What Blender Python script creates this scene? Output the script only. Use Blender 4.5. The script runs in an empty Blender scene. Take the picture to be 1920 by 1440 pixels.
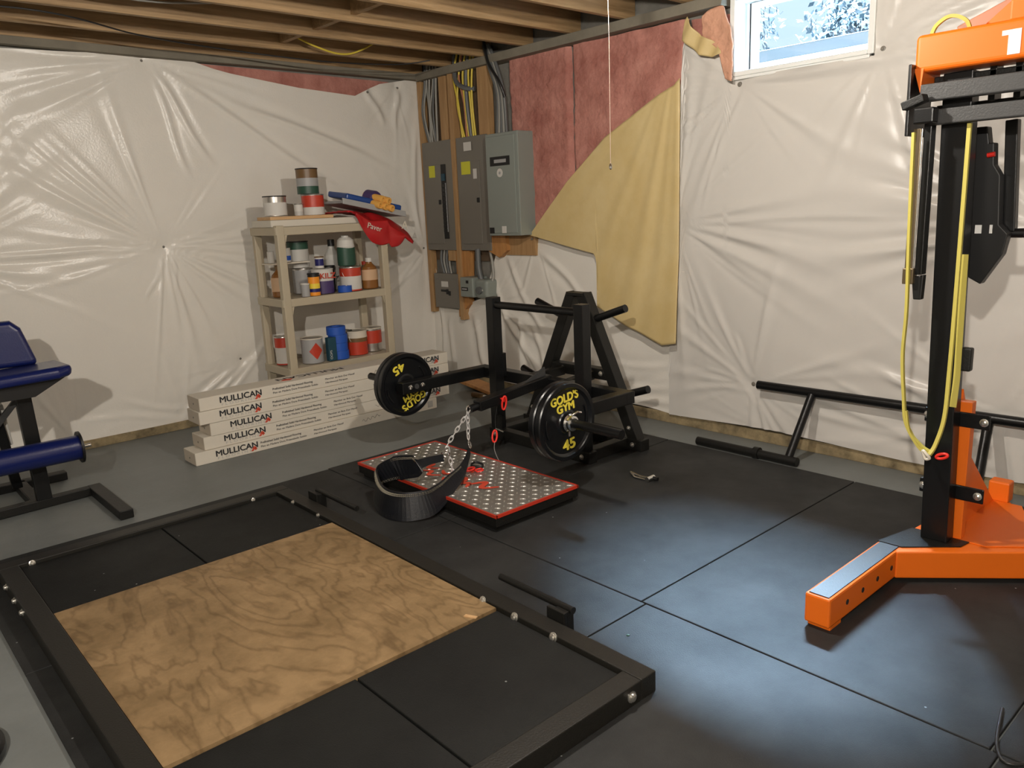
import bpy, math, random
import numpy as np
from mathutils import Vector, Matrix
random.seed(7)
rng = np.random.default_rng(11)
S = bpy.context.scene
COL = S.collection

# ---------------------------------------------------------------- camera, world, lights, exposure
cam_d = bpy.data.cameras.new('camera')
cam = bpy.data.objects.new('camera', cam_d)
COL.objects.link(cam)
cam_d.sensor_width = 36.0
cam_d.lens = 1479.35 / 1920 * 36.0
cam_d.clip_start = 0.05
YAW, PITCH, ROLL = (math.radians(a) for a in (48.38274, -12.58479, -2.49881))
fw = Vector((math.cos(PITCH) * math.cos(YAW), math.cos(PITCH) * math.sin(YAW), math.sin(PITCH)))
r0 = Vector((math.sin(YAW), -math.cos(YAW), 0))
u0 = r0.cross(fw)
rt = math.cos(ROLL) * r0 + math.sin(ROLL) * u0
up = -math.sin(ROLL) * r0 + math.cos(ROLL) * u0
M = Matrix((rt, up, -fw)).transposed().to_4x4()
M.translation = Vector((-4.457, -6.067, 1.540))
cam.matrix_world = M
S.camera = cam

W = bpy.data.worlds.new('sky')
S.world = W
W.use_nodes = True
bgn = W.node_tree.nodes['Background']
# overcast sky: bright overhead, dim towards the horizon
_nt = W.node_tree
_tc = _nt.nodes.new('ShaderNodeTexCoord')
_sp = _nt.nodes.new('ShaderNodeSeparateXYZ')
_rp = _nt.nodes.new('ShaderNodeValToRGB')
_nt.links.new(_tc.outputs['Generated'], _sp.inputs[0])
_nt.links.new(_sp.outputs['Z'], _rp.inputs['Fac'])
_rp.color_ramp.elements[0].position = 0.10
_rp.color_ramp.elements[0].color = (0.42, 0.56, 0.66, 1)
_rp.color_ramp.elements[1].position = 0.50
_rp.color_ramp.elements[1].color = (0.50, 0.73, 1.0, 1)
_nt.links.new(_rp.outputs['Color'], bgn.inputs[0])
bgn.inputs[1].default_value = 1.25


def point(name, loc, energy, color, radius=0.04):
    d = bpy.data.lights.new(name, 'POINT')
    d.energy = energy
    d.color = color
    d.shadow_soft_size = radius
    o = bpy.data.objects.new(name, d)
    o.location = loc
    COL.objects.link(o)
    return o


BULB1 = Vector((-2.24, -4.10, 2.43))
BULB2 = Vector((-5.45, -6.30, 2.43))
point('bulb_light', BULB1, 92, (1.0, 0.93, 0.835))
point('bulb_light', BULB2, 330, (1.0, 0.93, 0.835))
# hazy bright patch of sky high outside the window
sd = bpy.data.lights.new('hazy_sun', 'SUN')
sd.energy = 190.0
sd.angle = math.radians(26)
sd.color = (0.50, 0.74, 1.0)
so = bpy.data.objects.new('hazy_sun', sd)
so.rotation_euler = Vector((1.58, 0.80, 2.38)).to_track_quat('Z', 'Y').to_euler()
COL.objects.link(so)
# portal over the window opening: guides sampling of the sky only
pd = bpy.data.lights.new('window_portal', 'AREA')
pd.shape = 'RECTANGLE'
pd.size, pd.size_y = 0.50, 0.86
pd.cycles.is_portal = True
po = bpy.data.objects.new('window_portal', pd)
po.location = (0.105, -3.655, 2.46)
po.rotation_euler = (0, math.radians(90), 0)
COL.objects.link(po)

S.view_settings.view_transform = 'Standard'
S.view_settings.look = 'None'
S.view_settings.gamma = 1
S.view_settings.use_curve_mapping = False
S.view_settings.exposure = 0.44


# ---------------------------------------------------------------- materials
def mat(name, color, rough=0.5, metal=0.0, spec=0.5, coat=0.0, noise=None, bump=None, color2=None):
    """noise=(scale, amount) mixes color toward color2; bump=(scale, strength)"""
    m = bpy.data.materials.new(name)
    m.use_nodes = True
    nt = m.node_tree
    b = nt.nodes['Principled BSDF']
    b.inputs['Base Color'].default_value = (*color, 1)
    b.inputs['Roughness'].default_value = rough
    b.inputs['Metallic'].default_value = metal
    b.inputs['Specular IOR Level'].default_value = spec
    b.inputs['Coat Weight'].default_value = coat
    if noise or bump:
        tc = nt.nodes.new('ShaderNodeTexCoord')
    if noise:
        n = nt.nodes.new('ShaderNodeTexNoise')
        n.inputs['Scale'].default_value = noise[0]
        n.inputs['Detail'].default_value = 6
        n.inputs['Roughness'].default_value = 0.65
        nt.links.new(tc.outputs['Object'], n.inputs['Vector'])
        rp = nt.nodes.new('ShaderNodeValToRGB')
        rp.color_ramp.elements[0].position = 0.5 - 0.22
        rp.color_ramp.elements[1].position = 0.5 + 0.22
        c2 = color2 or tuple(c * (1 - noise[1]) for c in color)
        rp.color_ramp.elements[0].color = (*c2, 1)
        rp.color_ramp.elements[1].color = (*color, 1)
        nt.links.new(n.outputs['Fac'], rp.inputs['Fac'])
        nt.links.new(rp.outputs['Color'], b.inputs['Base Color'])
    if bump:
        n2 = nt.nodes.new('ShaderNodeTexNoise')
        n2.inputs['Scale'].default_value = bump[0]
        n2.inputs['Detail'].default_value = 4
        nt.links.new(tc.outputs['Object'], n2.inputs['Vector'])
        bp = nt.nodes.new('ShaderNodeBump')
        bp.inputs['Strength'].default_value = bump[1]
        bp.inputs['Distance'].default_value = 0.01
        nt.links.new(n2.outputs['Fac'], bp.inputs['Height'])
        nt.links.new(bp.outputs['Normal'], b.inputs['Normal'])
    return m


def wood(name, c1, c2, scale=(1, 14, 14), rings=3.0, rough=0.6):
    m = bpy.data.materials.new(name)
    m.use_nodes = True
    nt = m.node_tree
    b = nt.nodes['Principled BSDF']
    b.inputs['Roughness'].default_value = rough
    tc = nt.nodes.new('ShaderNodeTexCoord')
    mp = nt.nodes.new('ShaderNodeMapping')
    mp.inputs['Scale'].default_value = scale
    n = nt.nodes.new('ShaderNodeTexNoise')
    n.inputs['Scale'].default_value = rings
    n.inputs['Detail'].default_value = 8
    n.inputs['Roughness'].default_value = 0.7
    n.inputs['Distortion'].default_value = 0.6
    rp = nt.nodes.new('ShaderNodeValToRGB')
    rp.color_ramp.elements[0].position = 0.32
    rp.color_ramp.elements[1].position = 0.68
    rp.color_ramp.elements[0].color = (*c2, 1)
    rp.color_ramp.elements[1].color = (*c1, 1)
    nt.links.new(tc.outputs['Object'], mp.inputs['Vector'])
    nt.links.new(mp.outputs['Vector'], n.inputs['Vector'])
    nt.links.new(n.outputs['Fac'], rp.inputs['Fac'])
    nt.links.new(rp.outputs['Color'], b.inputs['Base Color'])
    return m


def plywood_mat():
    m = bpy.data.materials.new('plywood')
    m.use_nodes = True
    nt = m.node_tree
    L = nt.links.new
    b = nt.nodes['Principled BSDF']
    b.inputs['Roughness'].default_value = 0.55
    b.inputs['Specular IOR Level'].default_value = 0.3
    tc = nt.nodes.new('ShaderNodeTexCoord')
    mp = nt.nodes.new('ShaderNodeMapping')
    mp.inputs['Scale'].default_value = (1.9, 0.75, 1)
    mp.inputs['Rotation'].default_value = (0, 0, 0.12)
    L(tc.outputs['Object'], mp.inputs['Vector'])
    n1 = nt.nodes.new('ShaderNodeTexNoise')
    n1.inputs['Scale'].default_value = 1.25
    n1.inputs['Detail'].default_value = 5
    n1.inputs['Roughness'].default_value = 0.5
    n1.inputs['Distortion'].default_value = 0.35
    L(mp.outputs['Vector'], n1.inputs['Vector'])
    mul = nt.nodes.new('ShaderNodeMath')
    mul.operation = 'MULTIPLY'
    mul.inputs[1].default_value = 19.0
    L(n1.outputs['Fac'], mul.inputs[0])
    fr = nt.nodes.new('ShaderNodeMath')
    fr.operation = 'PINGPONG'
    fr.inputs[1].default_value = 0.5
    L(mul.outputs[0], fr.inputs[0])
    r1 = nt.nodes.new('ShaderNodeValToRGB')
    e = r1.color_ramp.elements
    e[0].position, e[0].color = 0.0, (0.215, 0.142, 0.07, 1)
    e[1].position, e[1].color = 0.26, (0.30, 0.205, 0.105, 1)
    L(fr.outputs[0], r1.inputs['Fac'])
    n2 = nt.nodes.new('ShaderNodeTexNoise')
    n2.inputs['Scale'].default_value = 5
    n2.inputs['Detail'].default_value = 8
    n2.inputs['Roughness'].default_value = 0.7
    L(tc.outputs['Object'], n2.inputs['Vector'])
    r2 = nt.nodes.new('ShaderNodeValToRGB')
    r2.color_ramp.elements[0].position, r2.color_ramp.elements[0].color = 0.36, (0.55, 0.50, 0.42, 1)
    r2.color_ramp.elements[1].position, r2.color_ramp.elements[1].color = 0.62, (1.05, 1.0, 0.95, 1)
    L(n2.outputs['Fac'], r2.inputs['Fac'])
    mx = nt.nodes.new('ShaderNodeMix')
    mx.data_type = 'RGBA'
    mx.blend_type = 'MULTIPLY'
    mx.inputs['Factor'].default_value = 0.75
    L(r1.outputs['Color'], mx.inputs['A'])
    L(r2.outputs['Color'], mx.inputs['B'])
    L(mx.outputs['Result'], b.inputs['Base Color'])
    return m


def rubber_mat(name, base, rough):
    """black rubber with pale dust and scattered light crumbs"""
    m = bpy.data.materials.new(name)
    m.use_nodes = True
    nt = m.node_tree
    L = nt.links.new
    b = nt.nodes['Principled BSDF']
    tc = nt.nodes.new('ShaderNodeTexCoord')
    n = nt.nodes.new('ShaderNodeTexNoise')
    n.inputs['Scale'].default_value = 2.4
    n.inputs['Detail'].default_value = 9
    n.inputs['Roughness'].default_value = 0.66
    L(tc.outputs['Object'], n.inputs['Vector'])
    rp = nt.nodes.new('ShaderNodeValToRGB')
    rp.color_ramp.elements[0].position, rp.color_ramp.elements[0].color = 0.3, (*[c * .55 for c in base], 1)
    rp.color_ramp.elements[1].position, rp.color_ramp.elements[1].color = 0.72, (*[c * 1.7 for c in base], 1)
    L(n.outputs['Fac'], rp.inputs['Fac'])
    v = nt.nodes.new('ShaderNodeTexVoronoi')
    v.inputs['Scale'].default_value = 13
    L(tc.outputs['Object'], v.inputs['Vector'])
    lt = nt.nodes.new('ShaderNodeMath')
    lt.operation = 'LESS_THAN'
    lt.inputs[1].default_value = 0.045
    L(v.outputs['Distance'], lt.inputs[0])
    gt = nt.nodes.new('ShaderNodeSeparateColor')
    L(v.outputs['Color'], gt.inputs[0])
    g2 = nt.nodes.new('ShaderNodeMath')
    g2.operation = 'GREATER_THAN'
    g2.inputs[1].default_value = 0.80
    L(gt.outputs[0], g2.inputs[0])
    mm = nt.nodes.new('ShaderNodeMath')
    mm.operation = 'MULTIPLY'
    L(lt.outputs[0], mm.inputs[0])
    L(g2.outputs[0], mm.inputs[1])
    mx = nt.nodes.new('ShaderNodeMix')
    mx.data_type = 'RGBA'
    L(mm.outputs[0], mx.inputs['Factor'])
    L(rp.outputs['Color'], mx.inputs['A'])
    mx.inputs['B'].default_value = (0.25, 0.26, 0.25, 1)
    L(mx.outputs['Result'], b.inputs['Base Color'])
    rr = nt.nodes.new('ShaderNodeMapRange')
    rr.inputs['To Min'].default_value = rough + 0.08
    rr.inputs['To Max'].default_value = rough - 0.08
    L(n.outputs['Fac'], rr.inputs['Value'])
    L(rr.outputs['Result'], b.inputs['Roughness'])
    b.inputs['Specular IOR Level'].default_value = 0.30
    n3 = nt.nodes.new('ShaderNodeTexNoise')
    n3.inputs['Scale'].default_value = 260
    L(tc.outputs['Object'], n3.inputs['Vector'])
    bp = nt.nodes.new('ShaderNodeBump')
    bp.inputs['Strength'].default_value = 0.25
    bp.inputs['Distance'].default_value = 0.004
    L(n3.outputs['Fac'], bp.inputs['Height'])
    L(bp.outputs['Normal'], b.inputs['Normal'])
    return m


def floor_mat():
    m = mat('painted_concrete', (0.205, 0.22, 0.215), 0.48, noise=(1.6, .2), color2=(0.145, 0.155, 0.148), bump=(40, .08))
    return m


def diamond_mat():
    m = mat('diamond_plate_metal', (0.50, 0.485, 0.45), 0.42, 0.85)
    return m


MT = {}
MT['plastic'] = mat('plastic_sheeting', (0.79, 0.755, 0.69), 0.24, spec=0.4, noise=(1.1, .05), bump=(75, 0.12))
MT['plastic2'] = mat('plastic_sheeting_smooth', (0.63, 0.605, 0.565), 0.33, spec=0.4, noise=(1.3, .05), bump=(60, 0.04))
MT['pink'] = mat('pink_fiberglass', (0.56, 0.27, 0.22), 0.95, spec=.1, noise=(5, .4), color2=(0.33, 0.125, 0.10), bump=(38, .8))
MT['kraft'] = mat('kraft_facing', (0.66, 0.525, 0.27), 0.5, noise=(3, .15), color2=(0.58, 0.43, 0.18), bump=(30, .1))
MT['pink_lit'] = mat('backlit_pink_fiberglass', (0.74, 0.40, 0.27), 0.95, spec=.1, noise=(9, .3), bump=(38, .8))  # window backlight painted in: lighter, warmer copy of the pink fiberglass
MT['concrete'] = mat('grey_concrete', (0.26, 0.25, 0.22), 0.9, noise=(5, .4), bump=(30, .4))
MT['mudsill'] = mat('dirty_base_board', (0.40, 0.31, 0.17), 0.9, noise=(9, .75), bump=(25, .3))
MT['floor'] = floor_mat()
MT['joist'] = wood('joist_lumber', (0.46, 0.30, 0.15), (0.22, 0.135, 0.06), (0.5, 9, 9))
MT['subfloor'] = wood('subfloor_osb', (0.12, 0.07, 0.04), (0.05, 0.03, 0.02), (3, 3, 3))
MT['sheath'] = wood('dark_sheathing', (0.15, 0.10, 0.06), (0.08, 0.055, 0.035), (3, 3, 3))
MT['stud'] = wood('stud_lumber', (0.46, 0.285, 0.13), (0.33, 0.18, 0.075), (12, 12, .8))
MT['orangewood'] = wood('orange_lumber', (0.55, 0.27, 0.09), (0.36, 0.16, 0.05), (9, 9, .9))
MT['sill'] = mat('weathered_sill', (0.24, 0.215, 0.165), 0.9, noise=(4, .35))
MT['wallfill'] = mat('plain_wall', (0.50, 0.47, 0.42), 0.8)
MT['rubber'] = rubber_mat('rubber_mat', (0.020, 0.0205, 0.020), 0.62)
MT['tile'] = rubber_mat('rubber_tile', (0.006, 0.0065, 0.006), 0.62)
MT['ply'] = plywood_mat()
MT['plyedge'] = mat('plywood_edge', (0.45, 0.28, 0.12), .8, noise=(30, .5))
MT['blk'] = mat('black_powder_coat', (0.005, 0.0052, 0.0055), 0.33, spec=.4, bump=(220, .05))
MT['blk_matt'] = mat('black_textured_steel', (0.008, 0.0078, 0.0068), 0.46, spec=.35, bump=(160, .15))
MT['rail'] = mat('platform_steel', (0.013, 0.012, 0.0095), 0.46, spec=.4, bump=(160, .12))
MT['grey_steel'] = mat('dark_grey_steel', (0.045, 0.045, 0.045), 0.5, bump=(150, .15))
MT['chrome'] = mat('chrome', (0.80, 0.80, 0.78), 0.16, 1.0)
MT['bolt'] = mat('zinc_bolt', (0.72, 0.70, 0.64), 0.28, 0.9)
MT['iron'] = mat('cast_iron_plate', (0.005, 0.0055, 0.0065), 0.28, spec=.5, bump=(90, .05))
MT['yellow'] = mat('yellow_paint', (0.72, 0.60, 0.06), 0.5)
MT['diamond'] = diamond_mat()
MT['red'] = mat('red_trim', (0.50, 0.035, 0.015), 0.4)
MT['redprint'] = mat('red_print', (0.60, 0.065, 0.03), 0.5)
MT['orange'] = mat('orange_powder_coat', (0.80, 0.155, 0.008), 0.45, spec=.4)
MT['white'] = mat('white_paint', (0.80, 0.80, 0.78), 0.5)
MT['vinyl'] = mat('white_vinyl', (0.80, 0.82, 0.80), 0.35)
MT['blue'] = mat('blue_vinyl', (0.004, 0.010, 0.085), 0.33, coat=.25, bump=(120, .08))
MT['boxwhite'] = mat('white_cardboard', (0.67, 0.62, 0.53), 0.75, noise=(3, .08))
MT['boxside'] = mat('cardboard_end', (0.56, 0.49, 0.40), 0.85, noise=(6, .12))
MT['ink'] = mat('black_ink', (0.02, 0.02, 0.022), 0.7)
MT['greyink'] = mat('grey_ink', (0.10, 0.095, 0.088), 0.7)
MT['lightink'] = mat('light_grey_ink', (0.40, 0.39, 0.37), 0.7)
MT['shelf'] = mat('tan_plastic', (0.45, 0.39, 0.285), 0.5)
MT['panel'] = mat('breaker_panel_grey', (0.175, 0.16, 0.135), 0.45, bump=(90, .05))
MT['panelg'] = mat('green_grey_enamel', (0.235, 0.26, 0.235), 0.42)
MT['dark'] = mat('dark_gap', (0.012, 0.012, 0.012), 0.6)
MT['label_y'] = mat('yellow_label', (0.62, 0.60, 0.04), 0.6)
MT['label_w'] = mat('white_label', (0.62, 0.60, 0.56), 0.6)
MT['cable_g'] = mat('grey_cable_jacket', (0.30, 0.29, 0.26), 0.45)
MT['cable_d'] = mat('dark_grey_cable', (0.12, 0.125, 0.125), 0.45)
MT['cable_y'] = mat('yellow_cable_jacket', (0.66, 0.51, 0.06), 0.4)
MT['cable_k'] = mat('black_cable_jacket', (0.015, 0.015, 0.015), 0.4)
MT['leather'] = mat('black_leather', (0.006, 0.007, 0.010), 0.42, spec=.5, bump=(120, .08))
MT['silver'] = mat('bright_silver', (0.85, 0.85, 0.85), 0.3, .55)
MT['stitch'] = mat('pale_stitching', (0.22, 0.20, 0.15), 0.7)
MT['band'] = mat('yellow_rubber_band', (0.56, 0.48, 0.10), 0.5)
MT['string'] = mat('beige_string', (0.55, 0.42, 0.34), 0.7)
MT['tape'] = mat('blue_painters_tape', (0.012, 0.085, 0.45), 0.55)
MT['steelcan'] = mat('tin_can', (0.55, 0.53, 0.50), 0.28, 0.9)
MT['brown'] = mat('brown_stain', (0.16, 0.09, 0.035), 0.4)
MT['amber'] = mat('amber_fluid', (0.24, 0.10, 0.025), 0.25)
MT['tan'] = mat('tan_label', (0.58, 0.38, 0.23), 0.6)
MT['cream'] = mat('cream_paper', (0.66, 0.60, 0.50), 0.6)
MT['redlabel'] = mat('red_label', (0.50, 0.045, 0.02), 0.4)
MT['redbag'] = mat('red_plastic_bag', (0.42, 0.012, 0.014), 0.35)
MT['bluebag'] = mat('blue_wrapper', (0.01, 0.055, 0.24), 0.35)
MT['purple'] = mat('purple_label', (0.06, 0.035, 0.13), 0.5)
MT['roller'] = mat('yellow_roller_nap', (0.80, 0.42, 0.09), 0.9)
MT['green'] = mat('dark_green_label', (0.02, 0.07, 0.045), 0.45)
MT['teal'] = mat('teal_label', (0.01, 0.055, 0.085), 0.5)
MT['black'] = mat('black_plastic', (0.006, 0.006, 0.0065), 0.45)
MT['orangelab'] = mat('orange_label', (0.85, 0.30, 0.02), 0.4)
MT['yellowlab'] = mat('bright_yellow_label', (0.80, 0.60, 0.05), 0.4)
MT['navy'] = mat('navy_label', (0.01, 0.01, 0.12), 0.4)
MT['greyp'] = mat('grey_plastic', (0.34, 0.34, 0.34), 0.45)
MT['greypl'] = mat('light_grey_plastic', (0.50, 0.49, 0.46), 0.45)
MT['bronze'] = mat('bronze_brown_steel', (0.16, 0.12, 0.07), 0.30, 0.6)
MT['pinkbeam'] = mat('dull_red_brown_steel', (0.42, 0.17, 0.09), 0.5)
MT['board'] = wood('pine_board', (0.62, 0.40, 0.20), (0.50, 0.30, 0.14), (1, 8, 8))
MT['foam'] = mat('white_foam_board', (0.62, 0.58, 0.50), 0.8)
MT['redclip'] = mat('red_plastic_clip', (0.75, 0.03, 0.02), 0.35)
MT['leaf'] = mat('frosty_foliage', (0.11, 0.16, 0.18), 0.8, noise=(9, .5))
MT['snow'] = mat('pale_gravel', (0.045, 0.05, 0.055), 0.8)
MT['speck'] = mat('pale_crumb', (0.5, 0.5, 0.45), 0.8)
MT['wellwall'] = mat('window_well_wall', (0.15, 0.16, 0.17), 0.7)
glass = bpy.data.materials.new('window_glass')
glass.use_nodes = True
_n = glass.node_tree
_n.nodes.remove(_n.nodes['Principled BSDF'])
_t = _n.nodes.new('ShaderNodeBsdfTransparent')
_g = _n.nodes.new('ShaderNodeBsdfGlossy')
_g.inputs['Roughness'].default_value = 0.02
_m = _n.nodes.new('ShaderNodeMixShader')
_m.inputs[0].default_value = 0.05
_n.links.new(_t.outputs[0], _m.inputs[1])
_n.links.new(_g.outputs[0], _m.inputs[2])
_n.links.new(_m.outputs[0], _n.nodes['Material Output'].inputs['Surface'])
MT['glass'] = glass


# ---------------------------------------------------------------- mesh helpers (all coordinates are world metres)
class MB:
    def __init__(self):
        self.v, self.f, self.s = [], [], []

    def add(self, vs, fs, smooth=False):
        n = len(self.v)
        self.v += [tuple(v) for v in vs]
        for f in fs:
            self.f.append(tuple(i + n for i in f))
            self.s.append(smooth)
        return self

    def box(self, lo, hi):
        x0, y0, z0 = lo
        x1, y1, z1 = hi
        vs = [(x0, y0, z0), (x1, y0, z0), (x1, y1, z0), (x0, y1, z0), (x0, y0, z1), (x1, y0, z1), (x1, y1, z1), (x0, y1, z1)]
        return self.add(vs, [(0, 3, 2, 1), (4, 5, 6, 7), (0, 1, 5, 4), (1, 2, 6, 5), (2, 3, 7, 6), (3, 0, 4, 7)])

    def bar(self, p0, p1, w, h, upv=(0, 0, 1)):
        p0, p1 = Vector(p0), Vector(p1)
        d = (p1 - p0).normalized()
        s = d.cross(Vector(upv))
        if s.length < 1e-4:
            s = d.cross(Vector((0, 1, 0)))
        s.normalize()
        t = s.cross(d).normalized()
        vs = []
        for p in (p0, p1):
            for a, b in ((-1, -1), (1, -1), (1, 1), (-1, 1)):
                vs.append(p + s * (a * w / 2) + t * (b * h / 2))
        return self.add(vs, [(0, 1, 2, 3), (7, 6, 5, 4), (0, 4, 5, 1), (1, 5, 6, 2), (2, 6, 7, 3), (3, 7, 4, 0)])

    def cyl(self, p0, p1, r, n=20, r2=None):
        return self.lathe([(r, 0), (r if r2 is None else r2, (Vector(p1) - Vector(p0)).length)], p0, Vector(p1) - Vector(p0), n, sharp=True)

    def lathe(self, prof, base, axis=(0, 0, 1), n=28, sharp=False):
        """prof = [(radius, height)...] along axis from base; closed with caps"""
        base = Vector(base)
        a = Vector(axis).normalized()
        s = a.orthogonal().normalized()
        t = a.cross(s)
        rings = []
        for r, h in prof:
            rings.append([base + a * h + (s * math.cos(2 * math.pi * k / n) + t * math.sin(2 * math.pi * k / n)) * r for k in range(n)])
        # each band gets its own ring pairs so profile corners stay crisp
        for i in range(len(rings) - 1):
            vs = rings[i] + rings[i + 1]
            self.add(vs, [(k, (k + 1) % n, n + (k + 1) % n, n + k) for k in range(n)], True)
        if prof[0][0] > 1e-5:
            self.add(rings[0], [tuple(range(n - 1, -1, -1))])
        if prof[-1][0] > 1e-5:
            self.add(rings[-1], [tuple(range(n))])
        return self

    def tube(self, pts, r, n=10, closed=False):
        pts = [Vector(p) for p in pts]
        m = len(pts)
        vs = []
        prev = None
        for i, p in enumerate(pts):
            if closed:
                d = pts[(i + 1) % m] - pts[i - 1]
            else:
                d = pts[min(i + 1, m - 1)] - pts[max(i - 1, 0)]
            d.normalize()
            if prev is None:
                s = d.orthogonal().normalized()
            else:
                s = (prev - d * prev.dot(d))
                s = s.normalized() if s.length > 1e-6 else d.orthogonal().normalized()
            prev = s
            t = d.cross(s)
            for k in range(n):
                a = 2 * math.pi * k / n
                vs.append(p + (s * math.cos(a) + t * math.sin(a)) * r)
        fs = []
        for i in range(m if closed else m - 1):
            j = (i + 1) % m
            for k in range(n):
                fs.append((i * n + k, i * n + (k + 1) % n, j * n + (k + 1) % n, j * n + k))
        self.add(vs, fs, True)
        if not closed:
            self.add(vs[:n], [tuple(range(n - 1, -1, -1))])
            self.add(vs[-n:], [tuple(range(n))])
        return self

    def prism(self, poly, ext):
        """poly: list of 3D points (planar), extruded along ext"""
        n = len(poly)
        p = [Vector(a) for a in poly]
        e = Vector(ext)
        vs = p + [a + e for a in p]
        nrm = Vector((0, 0, 0))
        for i in range(n):
            nrm += p[i].cross(p[(i + 1) % n])
        flip = nrm.dot(e) > 0
        a, b = tuple(range(n)), tuple(range(n, 2 * n))
        fs = [a[::-1], b] if flip else [a, b[::-1]]
        for i in range(n):
            j = (i + 1) % n
            fs.append((i, j, n + j, n + i) if flip else (j, i, n + i, n + j))
        return self.add(vs, fs)

    def sphere(self, c, r, n=16, sc=(1, 1, 1)):
        c = Vector(c)
        vs, fs = [], []
        m = n // 2
        for i in range(m + 1):
            th = math.pi * i / m
            for k in range(n):
                a = 2 * math.pi * k / n
                vs.append((c.x + r * sc[0] * math.sin(th) * math.cos(a), c.y + r * sc[1] * math.sin(th) * math.sin(a), c.z + r * sc[2] * math.cos(th)))
        for i in range(m):
            for k in range(n):
                fs.append((i * n + k, (i + 1) * n + k, (i + 1) * n + (k + 1) % n, i * n + (k + 1) % n))
        return self.add(vs, fs, True)

    def build(self, name, m, parent=None, bevel=0, seg=2, weld=True):
        me = bpy.data.meshes.new(name)
        me.from_pydata([tuple(v) for v in self.v], [], self.f)
        me.polygons.foreach_set('use_smooth', self.s)
        o = bpy.data.objects.new(name, me)
        COL.objects.link(o)
        me.materials.append(MT[m] if isinstance(m, str) else m)
        if bevel:
            bm = o.modifiers.new('bevel', 'BEVEL')
            bm.width = bevel
            bm.segments = seg
            bm.limit_method = 'ANGLE'
            bm.angle_limit = math.radians(50)
        if parent is not None:
            o.parent = parent
            if parent.type == 'EMPTY':
                o.matrix_parent_inverse = Matrix.Translation(parent.location).inverted()
        return o


def thing(name, label, cat, loc, group=None, kind=None):
    o = bpy.data.objects.new(name, None)
    o.empty_display_size = 0.1
    o.location = loc
    COL.objects.link(o)
    return tag(o, label, cat, group, kind)


def tag(o, label, cat=None, group=None, kind=None):
    if label:
        o['label'] = label
    if cat:
        o['category'] = cat
    if group:
        o['group'] = group
    if kind:
        o['kind'] = kind
    return o


def struct(o):
    o['kind'] = 'structure'
    return o


def text(body, size, origin, xd, yd, m, parent, name='lettering', bold=0.0, ext=0.0006, align='LEFT', width=None, off=0.0015):
    """flat lettering: origin = baseline start, xd reading direction, yd up direction"""
    c = bpy.data.curves.new('txt', 'FONT')
    c.body = body
    c.size = size
    c.extrude = ext
    c.align_x = align
    o = bpy.data.objects.new('txt', c)
    me = bpy.data.meshes.new_from_object(o)
    bpy.data.objects.remove(o)
    xd, yd = Vector(xd).normalized(), Vector(yd).normalized()
    nd = xd.cross(yd)
    xs = [v.co.x for v in me.vertices] or [0]
    sx = 1.0
    if width:
        sx = width / max(max(xs) - min(xs), 1e-6)
    og = Vector(origin) + nd * off
    if bold:
        vs0 = [v.co.copy() for v in me.vertices]
        fs0 = [tuple(p.vertices) for p in me.polygons]
        offs4 = ((bold, 0), (-bold, 0), (0, bold), (0, -bold))
        V, Fc = [], []
        for q, (bx_, by_) in enumerate(offs4):
            V += [(v.x + bx_, v.y + by_, v.z + q * 2e-5) for v in vs0]
            Fc += [tuple(k + q * len(vs0) for k in f_) for f_ in fs0]
        me = bpy.data.meshes.new(name)
        me.from_pydata(V, [], Fc)
    for v in me.vertices:
        v.co = og + xd * v.co.x * sx + yd * v.co.y + nd * v.co.z
    me.name = name
    t = bpy.data.objects.new(name, me)
    COL.objects.link(t)
    me.materials.clear()
    me.materials.append(MT[m])
    t.parent = parent
    if parent.type == 'EMPTY':
        t.matrix_parent_inverse = Matrix.Translation(parent.location).inverted()
    return t


def spline(pts, n=8, closed=False):
    P = [Vector(p) for p in pts]
    m = len(P)
    out = []
    for i in range(m if closed else m - 1):
        if closed:
            a, b, c, d = P[(i - 1) % m], P[i], P[(i + 1) % m], P[(i + 2) % m]
        else:
            a, b, c, d = P[max(i - 1, 0)], P[i], P[i + 1], P[min(i + 2, m - 1)]
        for k in range(n):
            t = k / n
            out.append(0.5 * ((2 * b) + (c - a) * t + (2 * a - 5 * b + 4 * c - d) * t * t + (3 * b - a - 3 * c + d) * t ** 3))
    if not closed:
        out.append(P[-1])
    return out


def grid_mesh(name, X, Y, Z, m, parent=None, two=0.0, flip=False):
    """X,Y,Z arrays (rows, cols) -> smooth surface"""
    r, c = X.shape
    vs = np.stack([X.ravel(), Y.ravel(), Z.ravel()], 1)
    i = np.arange(r * c).reshape(r, c)
    q = np.stack([i[:-1, :-1], i[:-1, 1:], i[1:, 1:], i[1:, :-1]], -1).reshape(-1, 4)
    if flip:
        q = q[:, ::-1]
    me = bpy.data.meshes.new(name)
    me.from_pydata(vs.tolist(), [], q.tolist())
    me.polygons.foreach_set('use_smooth', [True] * len(me.polygons))
    me.materials.append(MT[m])
    o = bpy.data.objects.new(name, me)
    COL.objects.link(o)
    if two:
        s = o.modifiers.new('thickness', 'SOLIDIFY')
        s.thickness = two
    if parent is not None:
        o.parent = parent
        if parent.type == 'EMPTY':
            o.matrix_parent_inverse = Matrix.Translation(parent.location).inverted()
    return o


def vnoise(u, z, scale, seed, octaves=3):
    """smooth pseudo noise from random sines"""
    g = np.random.default_rng(seed)
    out = np.zeros_like(u)
    amp = 1.0
    for o in range(octaves):
        for _ in range(5):
            a = g.uniform(0, 2 * np.pi)
            k = scale * (2 ** o) * g.uniform(.7, 1.4)
            out += amp / 5 * np.sin(k * (u * np.cos(a) + z * np.sin(a)) + g.uniform(0, 6.28))
        amp *= 0.5
    return out


FOLD = 1.0


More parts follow.
